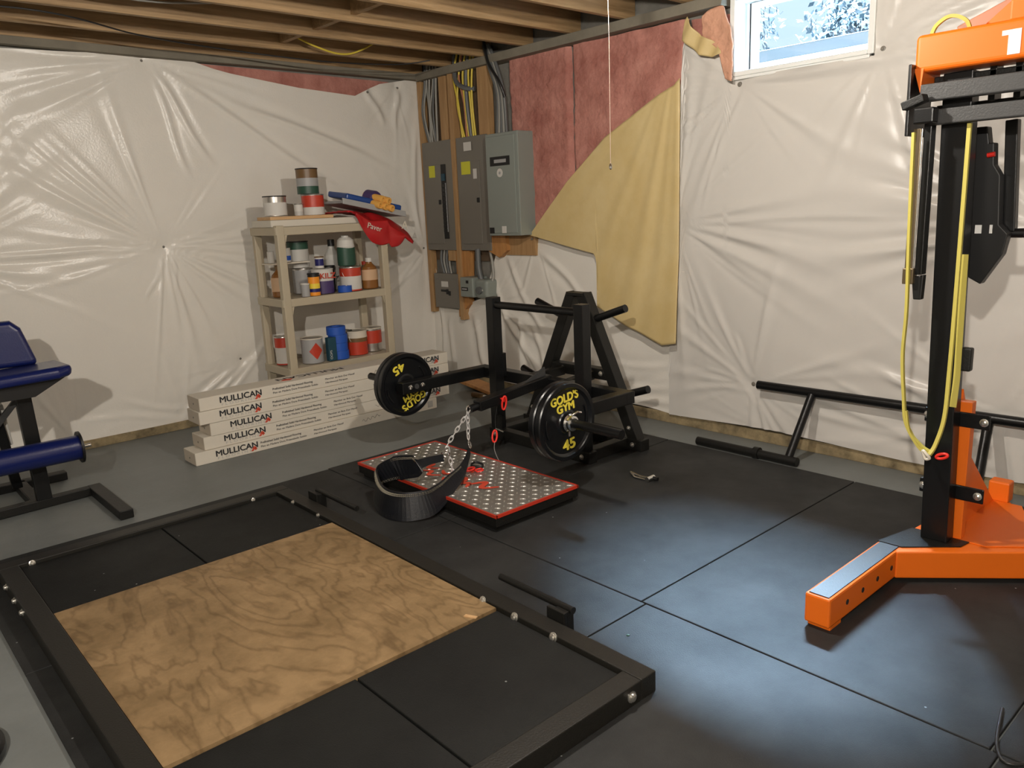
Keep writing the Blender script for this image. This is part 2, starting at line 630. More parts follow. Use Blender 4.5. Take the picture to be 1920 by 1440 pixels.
def folds(u, z, nails, creases, sag=0.02, rough=0.0, seed=1):
    """outward height of a plastic sheet pinned at nails with tension folds"""
    H = 0.035 + sag * vnoise(u, z, 1.6, seed, 2)
    if rough:
        H += rough * vnoise(u, z, 9, seed + 5, 3)
    for j, (nu, nz, amp, R) in enumerate(nails):
        g = np.random.default_rng(seed * 100 + j)
        dx, dz = u - nu, z - nz
        r = np.hypot(dx, dz) + 1e-4
        th = np.arctan2(dz, dx)
        for _ in range(34):
            a0 = g.uniform(-np.pi, np.pi)
            if g.uniform() < .45:
                a0 = g.choice([0, np.pi]) + g.normal(0, .22)
            Lr = R * g.uniform(.35, 1.5)
            sg = g.uniform(.018, .060)
            da = (th - a0 - g.uniform(-.1, .1) * r + np.pi) % (2 * np.pi) - np.pi
            prof = np.exp(-(da / sg) ** 2) - .5 * np.exp(-((da - 2.2 * sg) / (1.4 * sg)) ** 2)
            H += FOLD * amp * (sg / .06) * .10 * np.minimum(r, .5) * np.exp(-(r / Lr) ** 2) * prof
        H -= 0.022 * np.exp(-(r / 0.06)) * min(1, amp / .3)
    for (a, b, wd, hh) in creases:
        ax, az = a
        bx, bz = b
        L = math.hypot(bx - ax, bz - az)
        tx, tz = (bx - ax) / L, (bz - az) / L
        s = ((u - ax) * tx + (z - az) * tz) / L
        d = -(u - ax) * tz + (z - az) * tx
        fade = np.clip(np.minimum(s, 1 - s) * 4 + .15, 0, 1) * ((s > -.04) & (s < 1.04))
        d = d + 0.02 * np.sin(s * 5 + ax * 9)
        wd = wd * .7
        H += .55 * hh * fade * (np.exp(-(d / wd) ** 2) - .6 * np.exp(-((d - 1.8 * wd) / (1.5 * wd)) ** 2))
    return H


def sheet(name, axis, us, bot, top, Hf, m, dz=0.018, two=0.0, base=0.0, parent=None):
    """column-wise sheet on wall plane axis ('x' or 'y'); Hf(u,z) gives distance from the wall into the room"""
    rows = int(max(top(us) - bot(us)) / dz) + 2
    t = np.linspace(0, 1, rows)[:, None]
    b, tp = bot(us)[None, :], top(us)[None, :]
    Zg = b + (tp - b) * t
    Ug = np.repeat(us[None, :], rows, 0)
    H = Hf(Ug, Zg) + base
    if axis == 'y':
        return grid_mesh(name, Ug, -H, Zg, m, parent, two)
    return grid_mesh(name, -H, Ug, Zg, m, parent, two)


def interp(pts):
    xs = np.array([p[0] for p in pts])
    ys = np.array([p[1] for p in pts])
    o = np.argsort(xs, kind='stable')
    xs, ys = xs[o], ys[o]
    return lambda u: np.interp(u, xs, ys)


# ================================================================ room shell
ROOM_X, ROOM_Y, ZC = -8.0, -9.5, 2.96
struct(MB().box((ROOM_X, ROOM_Y, -0.1), (0.0, 0.0, 0.0)).build('floor', 'floor'))
struct(MB().box((ROOM_X, 0.0, -0.1), (0.0, 0.2, ZC)).build('wall_left', 'concrete'))
struct(MB().box((ROOM_X - .2, ROOM_Y, -0.1), (ROOM_X, 0.2, ZC)).build('wall_far_left', 'wallfill'))
struct(MB().box((ROOM_X, ROOM_Y - .2, -0.1), (0.2, ROOM_Y, ZC)).build('wall_back', 'wallfill'))
# right wall with the window opening y -4.09..-3.22, z 2.25..2.70
WY0, WY1, WZ0, WZ1 = -4.09, -3.22, 2.25, 2.70
wr = MB()
wr.box((0, ROOM_Y, -0.1), (0.10, WY0, ZC))
wr.box((0, WY1, -0.1), (0.10, 0.2, ZC))
wr.box((0, WY0, -0.1), (0.10, WY1, WZ0))
wr.box((0, WY0, WZ1), (0.10, WY1, ZC))
wall_r = struct(wr.build('wall_right', 'concrete'))
# studs around the electrical panels
for k, (y0, y1, z0, z1) in enumerate(((-0.10, -0.045, .62, 2.66), (-0.46, -0.36, 1.10, 2.66), (-0.560, -0.508, .58, 2.66), (-1.00, -0.875, 2.0, 2.66))):
    struct(MB().box((-0.104 if k == 2 else -0.085, y0, z0), (-0.021, y1, z1)).build('trim_%d' % (k + 4), 'stud', bevel=.003))
MB().prism([(-0.084, -.47, .60), (-0.084, -.62, .72), (-.084, -.66, 1.19), (-.084, -.47, 1.19)], (.06, 0, 0)).build('stud_block', 'orangewood', wall_r)
MB().prism([(-0.088, -.93, 1.19), (-0.088, -1.06, 1.14), (-.088, -1.16, 1.20), (-.088, -1.14, 1.34), (-.088, -.93, 1.34)], (.08, 0, 0)).build('wood_block', 'orangewood', wall_r)
MB().box((-0.02, -0.95, 1.1), (-0.002, -0.1, 2.68)).build('sheathing', 'sheath', wall_r)
MB().box((-0.05, -1.46, 1.16), (-0.002, -1.0, 1.5)).build('sheathing', 'stud', wall_r)
# ceiling: subfloor with its joists
ceil = struct(MB().box((ROOM_X, ROOM_Y, ZC), (0.2, 0.2, ZC + .05)).build('ceiling', 'subfloor'))
y = -0.02
yj = []
k = 0
while y > -6.6:
    yj.append(y)
    MB().box((ROOM_X, y - .040, 2.72), (-0.02, y, ZC)).build('joist', 'joist', ceil, bevel=.003)
    y = -0.465 - 0.49 * k
    k += 1
# blocking between joists (solid bridging seen as short cross pieces)
for x in (-1.6, -3.6):
    for i in range(1, 8):
        MB().box((x, yj[i + 1] + .001, 2.76), (x + .04, yj[i] - .041, 2.94)).build('blocking', 'joist', ceil)
# sill plates on top of the walls
struct(MB().box((ROOM_X, -0.10, 2.668), (-0.0, -0.001, 2.719)).build('trim_1', 'sill', bevel=.004))
struct(MB().box((-0.13, WY1 + .02, 2.655), (-0.001, -0.101, 2.719)).build('trim_2', 'sill', bevel=.004))
struct(MB().box((-0.10, ROOM_Y, 2.70), (-0.001, WY0 - .02, 2.719)).build('trim_3', 'sill', bevel=.004))
# dirty ledge at the foot of the walls
struct(MB().box((ROOM_X, -0.045, 0.0), (-0.0, -0.001, 0.062)).build('baseboard_left', 'mudsill', bevel=.004))
struct(MB().box((-0.035, ROOM_Y, 0.0), (-0.001, -0.046, 0.075)).build('baseboard_right', 'mudsill', bevel=.004))

# ---------------------------------------------------------------- window
win = MB()
for a, b in (((-0.07, WY0, WZ0 - .001), (0.10, WY0 + .035, WZ1)), ((-0.07, WY1 - .035, WZ0 - .001), (0.10, WY1, WZ1)),
             ((-0.07, WY0 + .035, WZ0 - .001), (0.10, WY1 - .035, WZ0 + .028)), ((-0.07, WY0 + .035, WZ1 - .03), (0.10, WY1 - .035, WZ1))):
    win.box(a, b)
win = struct(win.build('window_1', 'vinyl', bevel=.005))
sash = MB()
a0, a1, b0, b1 = WY0 + .04, WY1 - .075, WZ0 + .035, WZ1 - .035
for lo, hi in (((.04, a0, b0), (.07, a0 + .03, b1)), ((.04, a1 - .045, b0), (.07, a1, b1)), ((.04, a0 + .03, b0), (.07, a1 - .045, b0 + .035)), ((.04, a0 + .03, b1 - .03), (.07, a1 - .045, b1))):
    sash.box(lo, hi)
sash = sash.build('sash', 'vinyl', win, bevel=.004)
MB().box((.054, a0 + .03, b0 + .035), (.057, a1 - .045, b1 - .03)).build('pane', 'glass', win)
MB().box((.045, a1 + .002, b0), (.066, a1 + .012, b1)).build('gasket', 'dark', win)
MB().box((-0.072, WY0 + .02, WZ0 - .020), (-0.045, WY1 + .01, WZ0 - .002)).build('sill_strip', 'vinyl', win, bevel=.003)
# outside: window well, gravel and shrubs
struct(MB().box((0.2, -9, 1.90), (9.0, 2, 2.0)).build('ground_outside', 'snow'))
ww = struct(MB().box((1.05, -5.2, 2.0), (1.12, -2.2, 2.58)).build('trim_8', 'wellwall', bevel=.01))
for i in range(5):
    g = np.random.default_rng(50 + i)
    mb = MB()
    cx, cy, cz = 2.8 + g.uniform(-.3, .3), -4.25 + i * .87, 2.98 + .16 * (i % 2)
    for _ in range(900):
        d = g.normal(0, 1, 3)
        d /= np.linalg.norm(d)
        rr = .42 * g.uniform(.2, 1)
        p = Vector((cx + d[0] * rr, cy + d[1] * rr, cz + d[2] * rr * .95))
        q = Vector(g.normal(0, 1, 3)).normalized() * .038
        w2 = q.orthogonal().normalized() * .022
        mb.add([p - q, p + w2, p + q, p - w2], [(0, 1, 2, 3)])
    b = thing('shrub', 'pale shrub blurred outside the window, number %s from the left' % ('one', 'two', 'three', 'four', 'five')[4 - i], 'shrub', (cx, cy, 2.0), 'shrubs outside the basement window')
    b['label'] = 'sunlit frosty shrub outside the basement window'
    mb.build('foliage', 'leaf', b)
    MB().cyl((cx, cy, 2.0), (cx, cy, cz), .02, 8).build('stem', 'brown', b)

# ================================================================ sheets and insulation on the walls
# pink batts on the right wall
def batt(y0, y1, z0f, z1f, seed, label, thick=.05):
    us = np.linspace(y0, y1, max(8, int(abs(y1 - y0) / .014)))
    def Hf(u, z):
        e = np.minimum(np.minimum(u - min(y0, y1), max(y0, y1) - u) / .03, 1)
        e = np.clip(e, 0, 1)
        return 0.004 + thick * (0.35 + .65 * e) + .009 * vnoise(u, z, 14, seed, 3) + .004 * vnoise(u, z, 60, seed + 3, 2)
    o = sheet('insulation_batt', 'x', us, z0f, z1f, Hf, 'pink', dz=.014)
    return tag(o, label, 'insulation')

dg = interp([(-2.90, 2.50), (-2.856, 2.24), (-2.245, 1.98), (-1.874, 1.70), (-1.45, 1.30)])
batt(-1.885, -1.215, interp([(-1.215, 2.0), (-1.30, 1.75), (-1.42, 1.40), (-1.45, 1.30), (-1.885, 1.60)]), interp([(-1.885, 2.655), (-1.215, 2.655)]), 3, 'pink fiberglass batt right beside the grey disconnect box')
batt(-2.90, -1.895, interp([(-2.90, 2.1), (-2.52, 1.95), (-1.895, 1.60)]), interp([(-2.90, 2.645), (-1.895, 2.655)]), 4, 'middle pink fiberglass batt behind the hanging pull string')
batt(-3.20, -2.905, interp([(-3.20, 2.35), (-3.05, 2.35), (-2.905, 2.30)]), interp([(-3.20, 2.62), (-2.905, 2.64)]), 5, 'pink fiberglass batt just left of the window, torn at its corner', .018)
# strip of pink on left wall above the sheet
us = np.linspace(-2.35, -.36, 150)
tag(sheet('insulation_batt', 'y', us, interp([(-2.35, 2.50), (-.36, 2.45)]), interp([(-2.35, 2.665), (-1.2, 2.655), (-.36, 2.645)]), lambda u, z: .018 + .010 * vnoise(u, z, 16, 8, 3), 'pink', dz=.014),
    'long low strip of pink fiberglass above the left wall sheeting', 'insulation')
# kraft facing: yellow flap
us = np.linspace(-2.880, -1.45, 150)
kt = interp([(-2.885, 2.30), (-2.84, 2.26), (-2.70, 2.21), (-2.245, 1.99), (-1.874, 1.715), (-1.45, 1.325)])
kb = interp([(-2.90, .60), (-2.76, .572), (-2.45, .68), (-2.16, .80), (-2.150, 1.14), (-2.12, 1.185), (-1.8, 1.25), (-1.45, 1.322)])
def kH(u, z):
    f = .095 + .05 * np.clip(1.2 - z, 0, 1) + .006 * vnoise(u, z, 5, 21, 2)
    # long folds that run down from the top corner
    dx, dz = u + 2.86, z - 2.5
    th = np.arctan2(dx, -dz)
    f += .0075 * np.clip(np.hypot(dx, dz), 0, .9) * np.exp(-th / .45) * (np.sin(th * 30 + .6) + .6 * np.sin(th * 53 + 2))
    return f
tag(sheet('kraft_paper', 'x', us, kb, kt, kH, 'kraft', two=.002), 'yellow kraft paper facing peeled down in a triangle', 'insulation paper')
# small curled kraft corner with pink behind, beside the window
kc = thing('insulation_corner', 'torn curled corner of yellow paper and pink fiberglass beside the window', 'insulation', (-.09, -3.0, 2.3))
us = np.linspace(-3.205, -2.925, 50)
sheet('curled_paper', 'x', us, interp([(-3.205, 2.385), (-3.14, 2.375), (-3.05, 2.40), (-2.925, 2.505)]), interp([(-3.205, 2.40), (-3.14, 2.47), (-3.06, 2.51), (-3.0, 2.57), (-2.965, 2.635), (-2.945, 2.615), (-2.925, 2.54)]),
      lambda u, z: .125 + .10 * np.clip(z - 2.42, 0, 1) + .010 * np.sin((u + z * .6) * 42), 'kraft', two=.002, parent=kc)
us = np.linspace(-3.285, -3.06, 50)
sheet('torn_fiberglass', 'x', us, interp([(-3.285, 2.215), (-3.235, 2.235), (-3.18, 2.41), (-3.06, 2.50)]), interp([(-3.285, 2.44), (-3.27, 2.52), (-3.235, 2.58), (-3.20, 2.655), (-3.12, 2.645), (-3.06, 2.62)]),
      lambda u, z: .110 + .012 * vnoise(u, z, 30, 9, 3) + .02 * np.clip((-u - 3.17) / .1, 0, 1), 'pink_lit', two=.012, parent=kc)


def fastener(parent, axis, u, z, H, r=.013):
    if axis == 'y':
        b, d = (u, -H, z), (0, -1, 0)
    else:
        b, d = (-H, u, z), (-1, 0, 0)
    b = Vector(b)
    MB().lathe([(r * 1.15, -.004), (r, .002), (r * .45, .004), (r * .42, .007)], b, d, 16).build('fastener', 'panel', parent)

# left wall sheet
NL = [(-2.429, 1.369, .62, .75), (-2.405, 2.650, .45, .6), (-1.956, .463, .30, .35), (-3.9, 1.38, .5, .7), (-4.6, 2.4, .4, .6), (-.10, 1.21, .35, .4), (-.3, 2.62, .3, .3), (-2.45, .04, .25, .4), (-3.2, .05, .25, .4)]
CL = [((-4.2, 1.385), (-2.5, 1.37), .018, .020), ((-2.36, 1.375), (-1.80, 1.47), .015, .014), ((-2.36, 1.36), (-1.85, 1.33), .02, .010),
      ((-2.36, 2.60), (-1.98, 1.95), .03, .022), ((-2.37, 2.55), (-2.16, 1.85), .028, .016), ((-2.35, 2.62), (-.9, 1.75), .03, .020), ((-1.9, 2.45), (-.35, 1.9), .035, .020), ((-1.7, 2.35), (-.6, 2.05), .03, .014),
      ((-3.5, 1.30), (-2.5, 1.35), .02, .012), ((-3.6, 1.10), (-2.5, 1.33), .022, .010), ((-2.46, 1.30), (-2.60, .98), .018, .012), ((-2.40, 1.30), (-2.36, 1.0), .018, .012),
      ((-1.25, 1.45), (-.12, 1.22), .03, .016), ((-1.1, .9), (-.12, 1.18), .03, .016), ((-.9, .6), (-.10, 1.14), .03, .014), ((-.75, 1.55), (-.12, 1.25), .03, .012),
      ((-2.5, .05), (-1.97, .45), .03, .02), ((-2.38, .03), (-1.85, .50), .025, .018), ((-2.25, .03), (-1.7, .62), .03, .02), ((-2.9, .30), (-2.3, .12), .03, .014), ((-3.2, .22), (-2.4, .08), .03, .014),
      ((-.62, 2.62), (-.45, 2.28), .04, .03), ((-.30, 2.60), (-.32, 2.25), .04, .03), ((-.14, 2.3), (-.16, 1.3), .035, .02)]
us = np.linspace(-7.9, -.012, 760)
topL = interp([(-7.9, 2.66), (-3.256, 2.652), (-2.829, 2.665), (-2.416, 2.685), (-2.129, 2.692), (-1.9, 2.63), (-1.786, 2.609), (-1.226, 2.542), (-.717, 2.51), (-.60, 2.565), (-.47, 2.619), (-.086, 2.689), (-.012, 2.69)])
botL = lambda u: .045 + .012 * np.sin(u * 5) + .01 * np.sin(u * 13)
def HL(u, z):
    h = folds(u, z, NL, CL, .006, .0015, 2)
    cr = np.exp(-((u + .25) / .45) ** 2) * np.exp(-((z - 2.45) / .25) ** 2)
    h = h + cr * .018 * vnoise(u, z, 13, 77, 2) + .008 * np.exp(-((u + .05) / .3) ** 2) * vnoise(u, z * .35, 22, 78, 2)
    return np.maximum(h, .012)
sl = sheet('plastic_sheet', 'y', us, botL, topL, HL, 'plastic', dz=.016)
tag(sl, 'white plastic vapor sheeting pinned over the whole left wall', 'plastic sheeting')
for u, z in ((-2.429, 1.369), (-2.405, 2.650), (-1.956, .463), (-.28, 2.60), (-.60, 2.545), (-.10, 1.21), (-3.9, 1.38)):
    fastener(sl, 'y', u, z, float(HL(np.array([[u]]), np.array([[z]]))[0, 0]) + .003, .009)

# lower right sheet (below the panels, running behind the kraft flap)
us = np.concatenate([np.linspace(-2.86, -1.46, 120), np.linspace(-1.455, -.012, 150)])
topR1 = interp([(-2.86, 1.36), (-2.2, 1.30), (-1.47, 1.33), (-1.416, 1.30), (-1.25, 1.215), (-1.19, 1.175), (-.98, 1.165), (-.975, 1.18), (-.96, 1.16), (-.80, .80), (-.72, .77), (-.56, .72), (-.50, .655), (-.13, .665), (-.12, .99), (-.012, 1.19)])
def HR1(u, z):
    h = folds(u, z, [(-1.44, 1.30, .5, .4), (-.05, 1.1, .3, .3), (-2.2, .1, .3, .5), (-.9, .75, .35, .4)],
              [((-1.5, 1.2), (-2.05, .75), .04, .03), ((-1.1, 1.15), (-1.5, .5), .04, .03), ((-.62, .62), (-.78, .12), .06, .05), ((-.95, .95), (-1.05, .55), .04, .03), ((-.3, .6), (-.28, .1), .05, .03),
               ((-1.0, .75), (-1.45, .15), .04, .035), ((-1.35, .6), (-1.6, .1), .04, .03), ((-1.2, .62), (-1.35, .2), .03, .03), ((-2.8, .25), (-1.6, .20), .03, .015), ((-2.8, .42), (-1.9, .35), .03, .012), ((-.12, .95), (-.16, .1), .03, .025)], .014, .006, 5)
    return np.clip(h, .012, .12)
s2 = sheet('plastic_sheet', 'x', us, lambda u: .075 + .012 * np.sin(u * 7) - 0 * u, topR1, HR1, 'plastic', dz=.016)
tag(s2, 'crumpled white plastic sheeting below the breaker panels', 'plastic sheeting')
fastener(s2, 'x', -1.43, 1.29, .06, .008)

# main right sheet with the cut for the window
us = np.concatenate([np.linspace(-9.4, WY0, 332), np.linspace(WY0 + .014, WY1 - .014, 60), np.linspace(WY1, -2.77, 46)])
topR2 = interp([(-9.4, WZ0 - .012), (WY1, WZ0 - .012), (-3.19, 2.36), (-3.13, 2.41), (-3.05, 2.42), (-2.98, 2.50), (-2.93, 2.54), (-2.885, 2.535), (-2.865, 2.3), (-2.845, 1.9), (-2.825, 1.4), (-2.77, .60)])
NR = [(-2.81, 1.389, .42, .8), (-3.281, 2.215, .42, .55), (-4.128, 2.266, .35, .5), (-3.415, .374, .40, .5), (-4.95, 1.35, .55, .7), (-5.6, 2.2, .5, .8), (-4.85, .42, .5, .6), (-3.6, .06, .2, .4), (-6.2, 1.2, .5, .7)]
CR = [((-3.30, 2.18), (-3.02, 1.45), .022, .010), ((-3.29, 2.16), (-3.12, 1.75), .014, .010), ((-4.15, 2.05), (-4.9, 1.55), .03, .016), ((-4.18, 1.8), (-4.9, 1.42), .025, .014), ((-4.1, 1.62), (-4.9, 1.36), .02, .010),
      ((-4.14, 2.28), (-5.2, 2.62), .02, .014), ((-4.14, 2.27), (-5.0, 2.70), .012, .010), ((-2.86, 1.39), (-4.9, 1.40), .02, .008), ((-2.86, 1.36), (-3.9, 1.28), .02, .006),
      ((-3.45, .40), (-4.85, .15), .03, .016), ((-3.9, .48), (-4.85, .22), .025, .016), ((-4.1, .58), (-4.85, .32), .03, .018), ((-3.7, .30), (-4.9, .10), .03, .014), ((-2.9, .42), (-3.40, .38), .02, .010), ((-3.42, .42), (-3.25, .70), .02, .012), ((-2.9, .28), (-3.40, .34), .025, .008),
      ((-5.0, .9), (-4.88, .45), .03, .018), ((-5.2, 1.0), (-4.9, .45), .03, .018)]
def HR2(u, z):
    h = folds(u, z, NR, CR, .004, .0, 9)
    return np.clip(h + .010, .015, .10)
botR2 = lambda u: .080 + .014 * np.sin(u * 3.1)
s3 = sheet('plastic_sheet', 'x', us, botR2, topR2, HR2, 'plastic2', dz=.016, base=.012)
u2 = us[us <= WY0 + 1e-6]
s3b = sheet('upper_part', 'x', u2, lambda u: WZ0 - .012 + 0 * u, lambda u: 2.71 + 0 * u, HR2, 'plastic2', dz=.016, base=.012)
import bmesh
bm_ = bmesh.new()
bm_.from_mesh(s3.data)
bm_.from_mesh(s3b.data)
bmesh.ops.remove_doubles(bm_, verts=bm_.verts, dist=1e-4)
bm_.to_mesh(s3.data)
bm_.free()
bpy.data.objects.remove(s3b)
tag(s3, 'large smooth white plastic sheet on the right wall around the window', 'plastic sheeting')
for u, z in ((-2.81, 1.389), (-3.281, 2.205), (-4.128, 2.266), (-3.42, .374), (-4.95, 1.35)):
    fastener(s3, 'x', u, z, float(HR2(np.array([[u]]), np.array([[z]]))[0, 0]) + .016, .014)
# folded hem of the sheet along its left edge
MB().tube([(-.052, -2.895, 2.50), (-.056, -2.915, 2.36), (-.060, -2.895, 2.22), (-.058, -2.862, 1.8), (-.056, -2.838, 1.42), (-.056, -2.81, 1.0), (-.056, -2.785, .62)], .006, 8).build('folded_hem', 'plastic2', s3)

# ================================================================ electrical gear on right wall
def elec_panel(label, y0, y1, z0, z1, x, door_y0, door_y1, latch=True, slot=None, tags=()):
    t = thing('breaker_panel', label, 'electrical panel', (x, (y0 + y1) / 2, z0))
    MB().box((x, y0, z0), (-.003, y1, z1)).build('cover', 'panel', t, bevel=.004)
    d = MB().box((x - .008, door_y0, z0 + .055), (x + .002, door_y1, z1 - .20)).build('door', 'panel', t, bevel=.003)
    ym = door_y0 + .02
    MB().box((x - .016, ym - .012, z0 + .40), (x - .007, ym + .018, z0 + .44)).build('latch', 'dark', d, bevel=.002)
    if slot:
        MB().box((x - .004, slot[0], z0 + .10), (x + .002, slot[1], z1 - .20)).build('breaker_opening', 'dark', t)
        for i in range(12):
            zz = z0 + .16 + i * .035
            MB().box((x - .014, slot[0] + .006, zz), (x - .004, slot[1] - .010, zz + .024)).build('breaker', 'black', t)
        MB().box((x - .010, slot[0] + .002, z0 + .16), (x - .004, slot[0] + .009, z0 + .58)).build('breaker_trim', 'greyp', t)
        MB().box((x - .012, slot[0] + .01, z0 + .60), (x - .004, slot[1] - .006, z0 + .66)).build('breaker_tag', 'teal', t)
    for (ya, yb, za, zb, mt) in tags:
        MB().box((x - .0105, ya, za), (x - .0085 if mt != 'label_w2' else x - .002, yb, zb)).build('sticker', mt.replace('w2', 'w'), t)
    return t

elec_panel('grey breaker panel with an open black breaker slot, nearest the room corner', -.505, -.085, 1.195, 2.135, -.10, -.345, -.105, slot=(-.415, -.350),
           tags=((-.27, -.185, 1.83, 1.93, 'label_y'),))
elec_panel('grey breaker panel with closed door and yellow sticker, in the middle', -.975, -.575, 1.195, 2.135, -.10, -.875, -.615,
           tags=((-.765, -.645, 1.83, 1.935, 'label_y'), (-.845, -.80, 1.79, 1.87, 'label_w'), (-.79, -.69, 2.02, 2.09, 'label_w')))
t = thing('disconnect_box', 'tall green-grey electrical box with black nameplate', 'electrical box', (-.21, -1.27, 1.325))
MB().box((-.215, -1.475, 1.325), (-.004, -1.098, 2.112)).build('case', 'panelg', t, bevel=.006)
MB().box((-.222, -1.440, 1.345), (-.214, -1.105, 2.09)).build('door', 'panelg', t, bevel=.004)
MB().box((-.225, -1.385, 1.865), (-.221, -1.155, 1.935)).build('nameplate', 'dark', t)
MB().box((-.2262, -1.345, 1.887), (-.2248, -1.205, 1.913)).build('nameplate_print', 'greyp', t)
MB().cyl((-.221, -1.265, 1.81), (-.2245, -1.265, 1.81), .033, 24).build('round_sticker', 'label_w', t)
MB().cyl((-.2245, -1.265, 1.81), (-.2252, -1.265, 1.81), .012, 16).build('round_sticker_mark', 'greyp', t)
MB().box((-.225, -1.17, 1.345), (-.221, -1.115, 1.39)).build('hasp', 'dark', t)
MB().box((-.225, -1.315, 1.345), (-.221, -1.265, 1.40)).build('sticker', 'label_w', t)
# small panel under
t = thing('small_breaker_box', 'small grey breaker box low on the wall studs', 'electrical box', (-.10, -.33, .672))
MB().box((-.105, -.500, .672), (-.003, -.155, .985)).build('case', 'panel', t, bevel=.004)
MB().box((-.109, -.49, .68), (-.104, -.165, .935)).build('cover', 'panel', t, bevel=.003)
MB().box((-.1105, -.365, .865), (-.1088, -.265, .915)).build('sticker', 'label_w', t)
MB().box((-.1135, -.365, .80), (-.1088, -.335, .845)).build('breaker', 'dark', t)
MB().box((-.1135, -.395, .79), (-.1088, -.37, .83)).build('breaker', 'dark', t)
MB().box((-.1115, -.33, .82), (-.1088, -.255, .84)).build('breaker_print', 'dark', t)
# grey timer with rounded lid
t = thing('timer_box', 'small green-grey timer box with a conduit beside small breaker box', 'electrical box', (-.15, -.78, .80))
MB().box((-.18, -.80, .80), (-.004, -.625, .97)).build('case', 'panelg', t, bevel=.012, seg=3)
MB().box((-.16, -.96, .795), (-.004, -.795, .955)).build('housing', 'panelg', t, bevel=.03, seg=4)
MB().box((-.184, -.735, .855), (-.179, -.65, .885)).build('nameplate', 'dark', t)
MB().box((-.1855, -.725, .864), (-.1838, -.66, .876)).build('nameplate_print', 'greyp', t)
MB().box((-.184, -.745, .92), (-.179, -.715, .945)).build('small_window', 'dark', t)
MB().cyl((-.16, -.875, .865), (-.185, -.875, .865), .032, 18).build('knob', 'cable_d', t)

# cables
def cable(pts, r, m, label, group, name='electrical_cable'):
    o = MB().tube(spline(pts, 8), r, 8).build(name, m)
    return tag(o, label, 'cable', group)

g = np.random.default_rng(3)
for i in range(7):
    yy = -.135 - .030 * i
    w = g.uniform(-.02, .02)
    cable([(-.06, yy - .02, 2.86), (-.075, yy + w, 2.62), (-.085 - .01 * (i % 2), yy - w * 1.5, 2.38), (-.07, yy * .75 - .05 + w, 2.12)], .008 + .002 * (i % 3 == 0), 'cable_d' if i in (0, 5) else 'cable_g',
          'grey cable dropping into the left breaker panel', 'grey cables above the left breaker panel')
for i in range(7):
    yy = -.60 - .036 * i
    w = g.uniform(-.03, .03)
    mt = ('cable_y', 'cable_y', 'pinkbeam', 'cable_y', 'cable_d', 'cable_y', 'cable_y')[i]
    big = mt == 'cable_d'
    lab = {'cable_y': 'yellow cable dropping into the middle breaker panel', 'cable_d': 'thick grey cable curving among the yellow ones', 'pinkbeam': 'single reddish cable among the yellow cables'}[mt]
    grp = 'yellow cables above the middle breaker panel' if mt == 'cable_y' else None
    cable([(-.055, yy - .04, 2.88), (-.085, yy - w, 2.64), (-.088, yy + w * 1.4, 2.40), (-.07, yy * .8 - .16, 2.12)], .016 if big else .009, mt, lab, grp)
cable([(-.05, -.56, 2.80), (-.10, -.62, 2.60), (-.11, -.74, 2.52), (-.07, -.83, 2.50)], .02, 'cable_d', 'thick dark grey hose bending between the wall studs', None)
for i in range(5):
    cable([(-.10, -1.00 - .015 * i, 2.80), (-.12, -1.08 - .022 * i, 2.62), (-.125, -1.17 - .018 * i, 2.40), (-.09, -1.10 - .030 * i, 2.09)], .014, 'cable_g' if i % 2 else 'cable_d',
          'grey cable arching down into the tall green-grey box', 'grey cables above the tall electrical box')
cable([(-.12, -1.02, 2.86), (-.15, -1.10, 2.66), (-.16, -1.23, 2.50), (-.13, -1.26, 2.38)], .012, 'cable_k', 'black cable with a white band beside the pink insulation', None)
for i in range(4):
    cable([(-.06, -.24 - .045 * i, 1.21), (-.07, -.235 - .04 * i, 1.10), (-.06, -.26 - .035 * i, .97)], .013 - .003 * (i % 2), 'cable_g' if i % 2 else 'cable_d',
          'short grey cable feeding the small breaker box', 'grey cables above the small breaker box')
cable([(-.10, -.80, 1.21), (-.105, -.805, 1.05), (-.10, -.83, .94)], .024, 'cable_d', 'thick straight grey conduit above the timer box', None, 'conduit')
cable([(-.05, -.90, 1.20), (-.055, -.93, 1.08), (-.07, -.945, .96), (-.12, -.93, .875), (-.178, -.88, .865)], .013, 'cable_g', 'looping grey conduit curling into the timer box knob', None, 'conduit')
# wires strung under the joists
cable([(-4.4, -.60, 2.70), (-3.3, -.9, 2.705), (-2.6, -.62, 2.69), (-2.0, -.46, 2.69), (-1.3, -.55, 2.655), (-.7, -.62, 2.67), (-.45, -.75, 2.70)], .005, 'cable_k', 'thin black wire sagging below the last ceiling joists', None, 'ceiling_wire')
cable([(-4.0, -1.3, 2.86), (-2.9, -1.25, 2.74), (-2.2, -1.28, 2.79), (-1.5, -1.25, 2.84), (-.6, -1.35, 2.80)], .006, 'cable_g', 'pale wire looping between the ceiling joists', None, 'ceiling_wire')
cable([(-4.0, -1.75, 2.84), (-3.0, -1.8, 2.76), (-2.2, -1.78, 2.75), (-1.4, -1.75, 2.82)], .006, 'cable_k', 'dark wire running along a joist near the photo top', None, 'ceiling_wire')
cable([(-1.7, -.62, 2.86), (-1.4, -.66, 2.73), (-1.1, -.64, 2.71), (-.8, -.7, 2.86)], .007, 'cable_y', 'yellow wire dipping between joists above the pink strip', None, 'ceiling_wire')

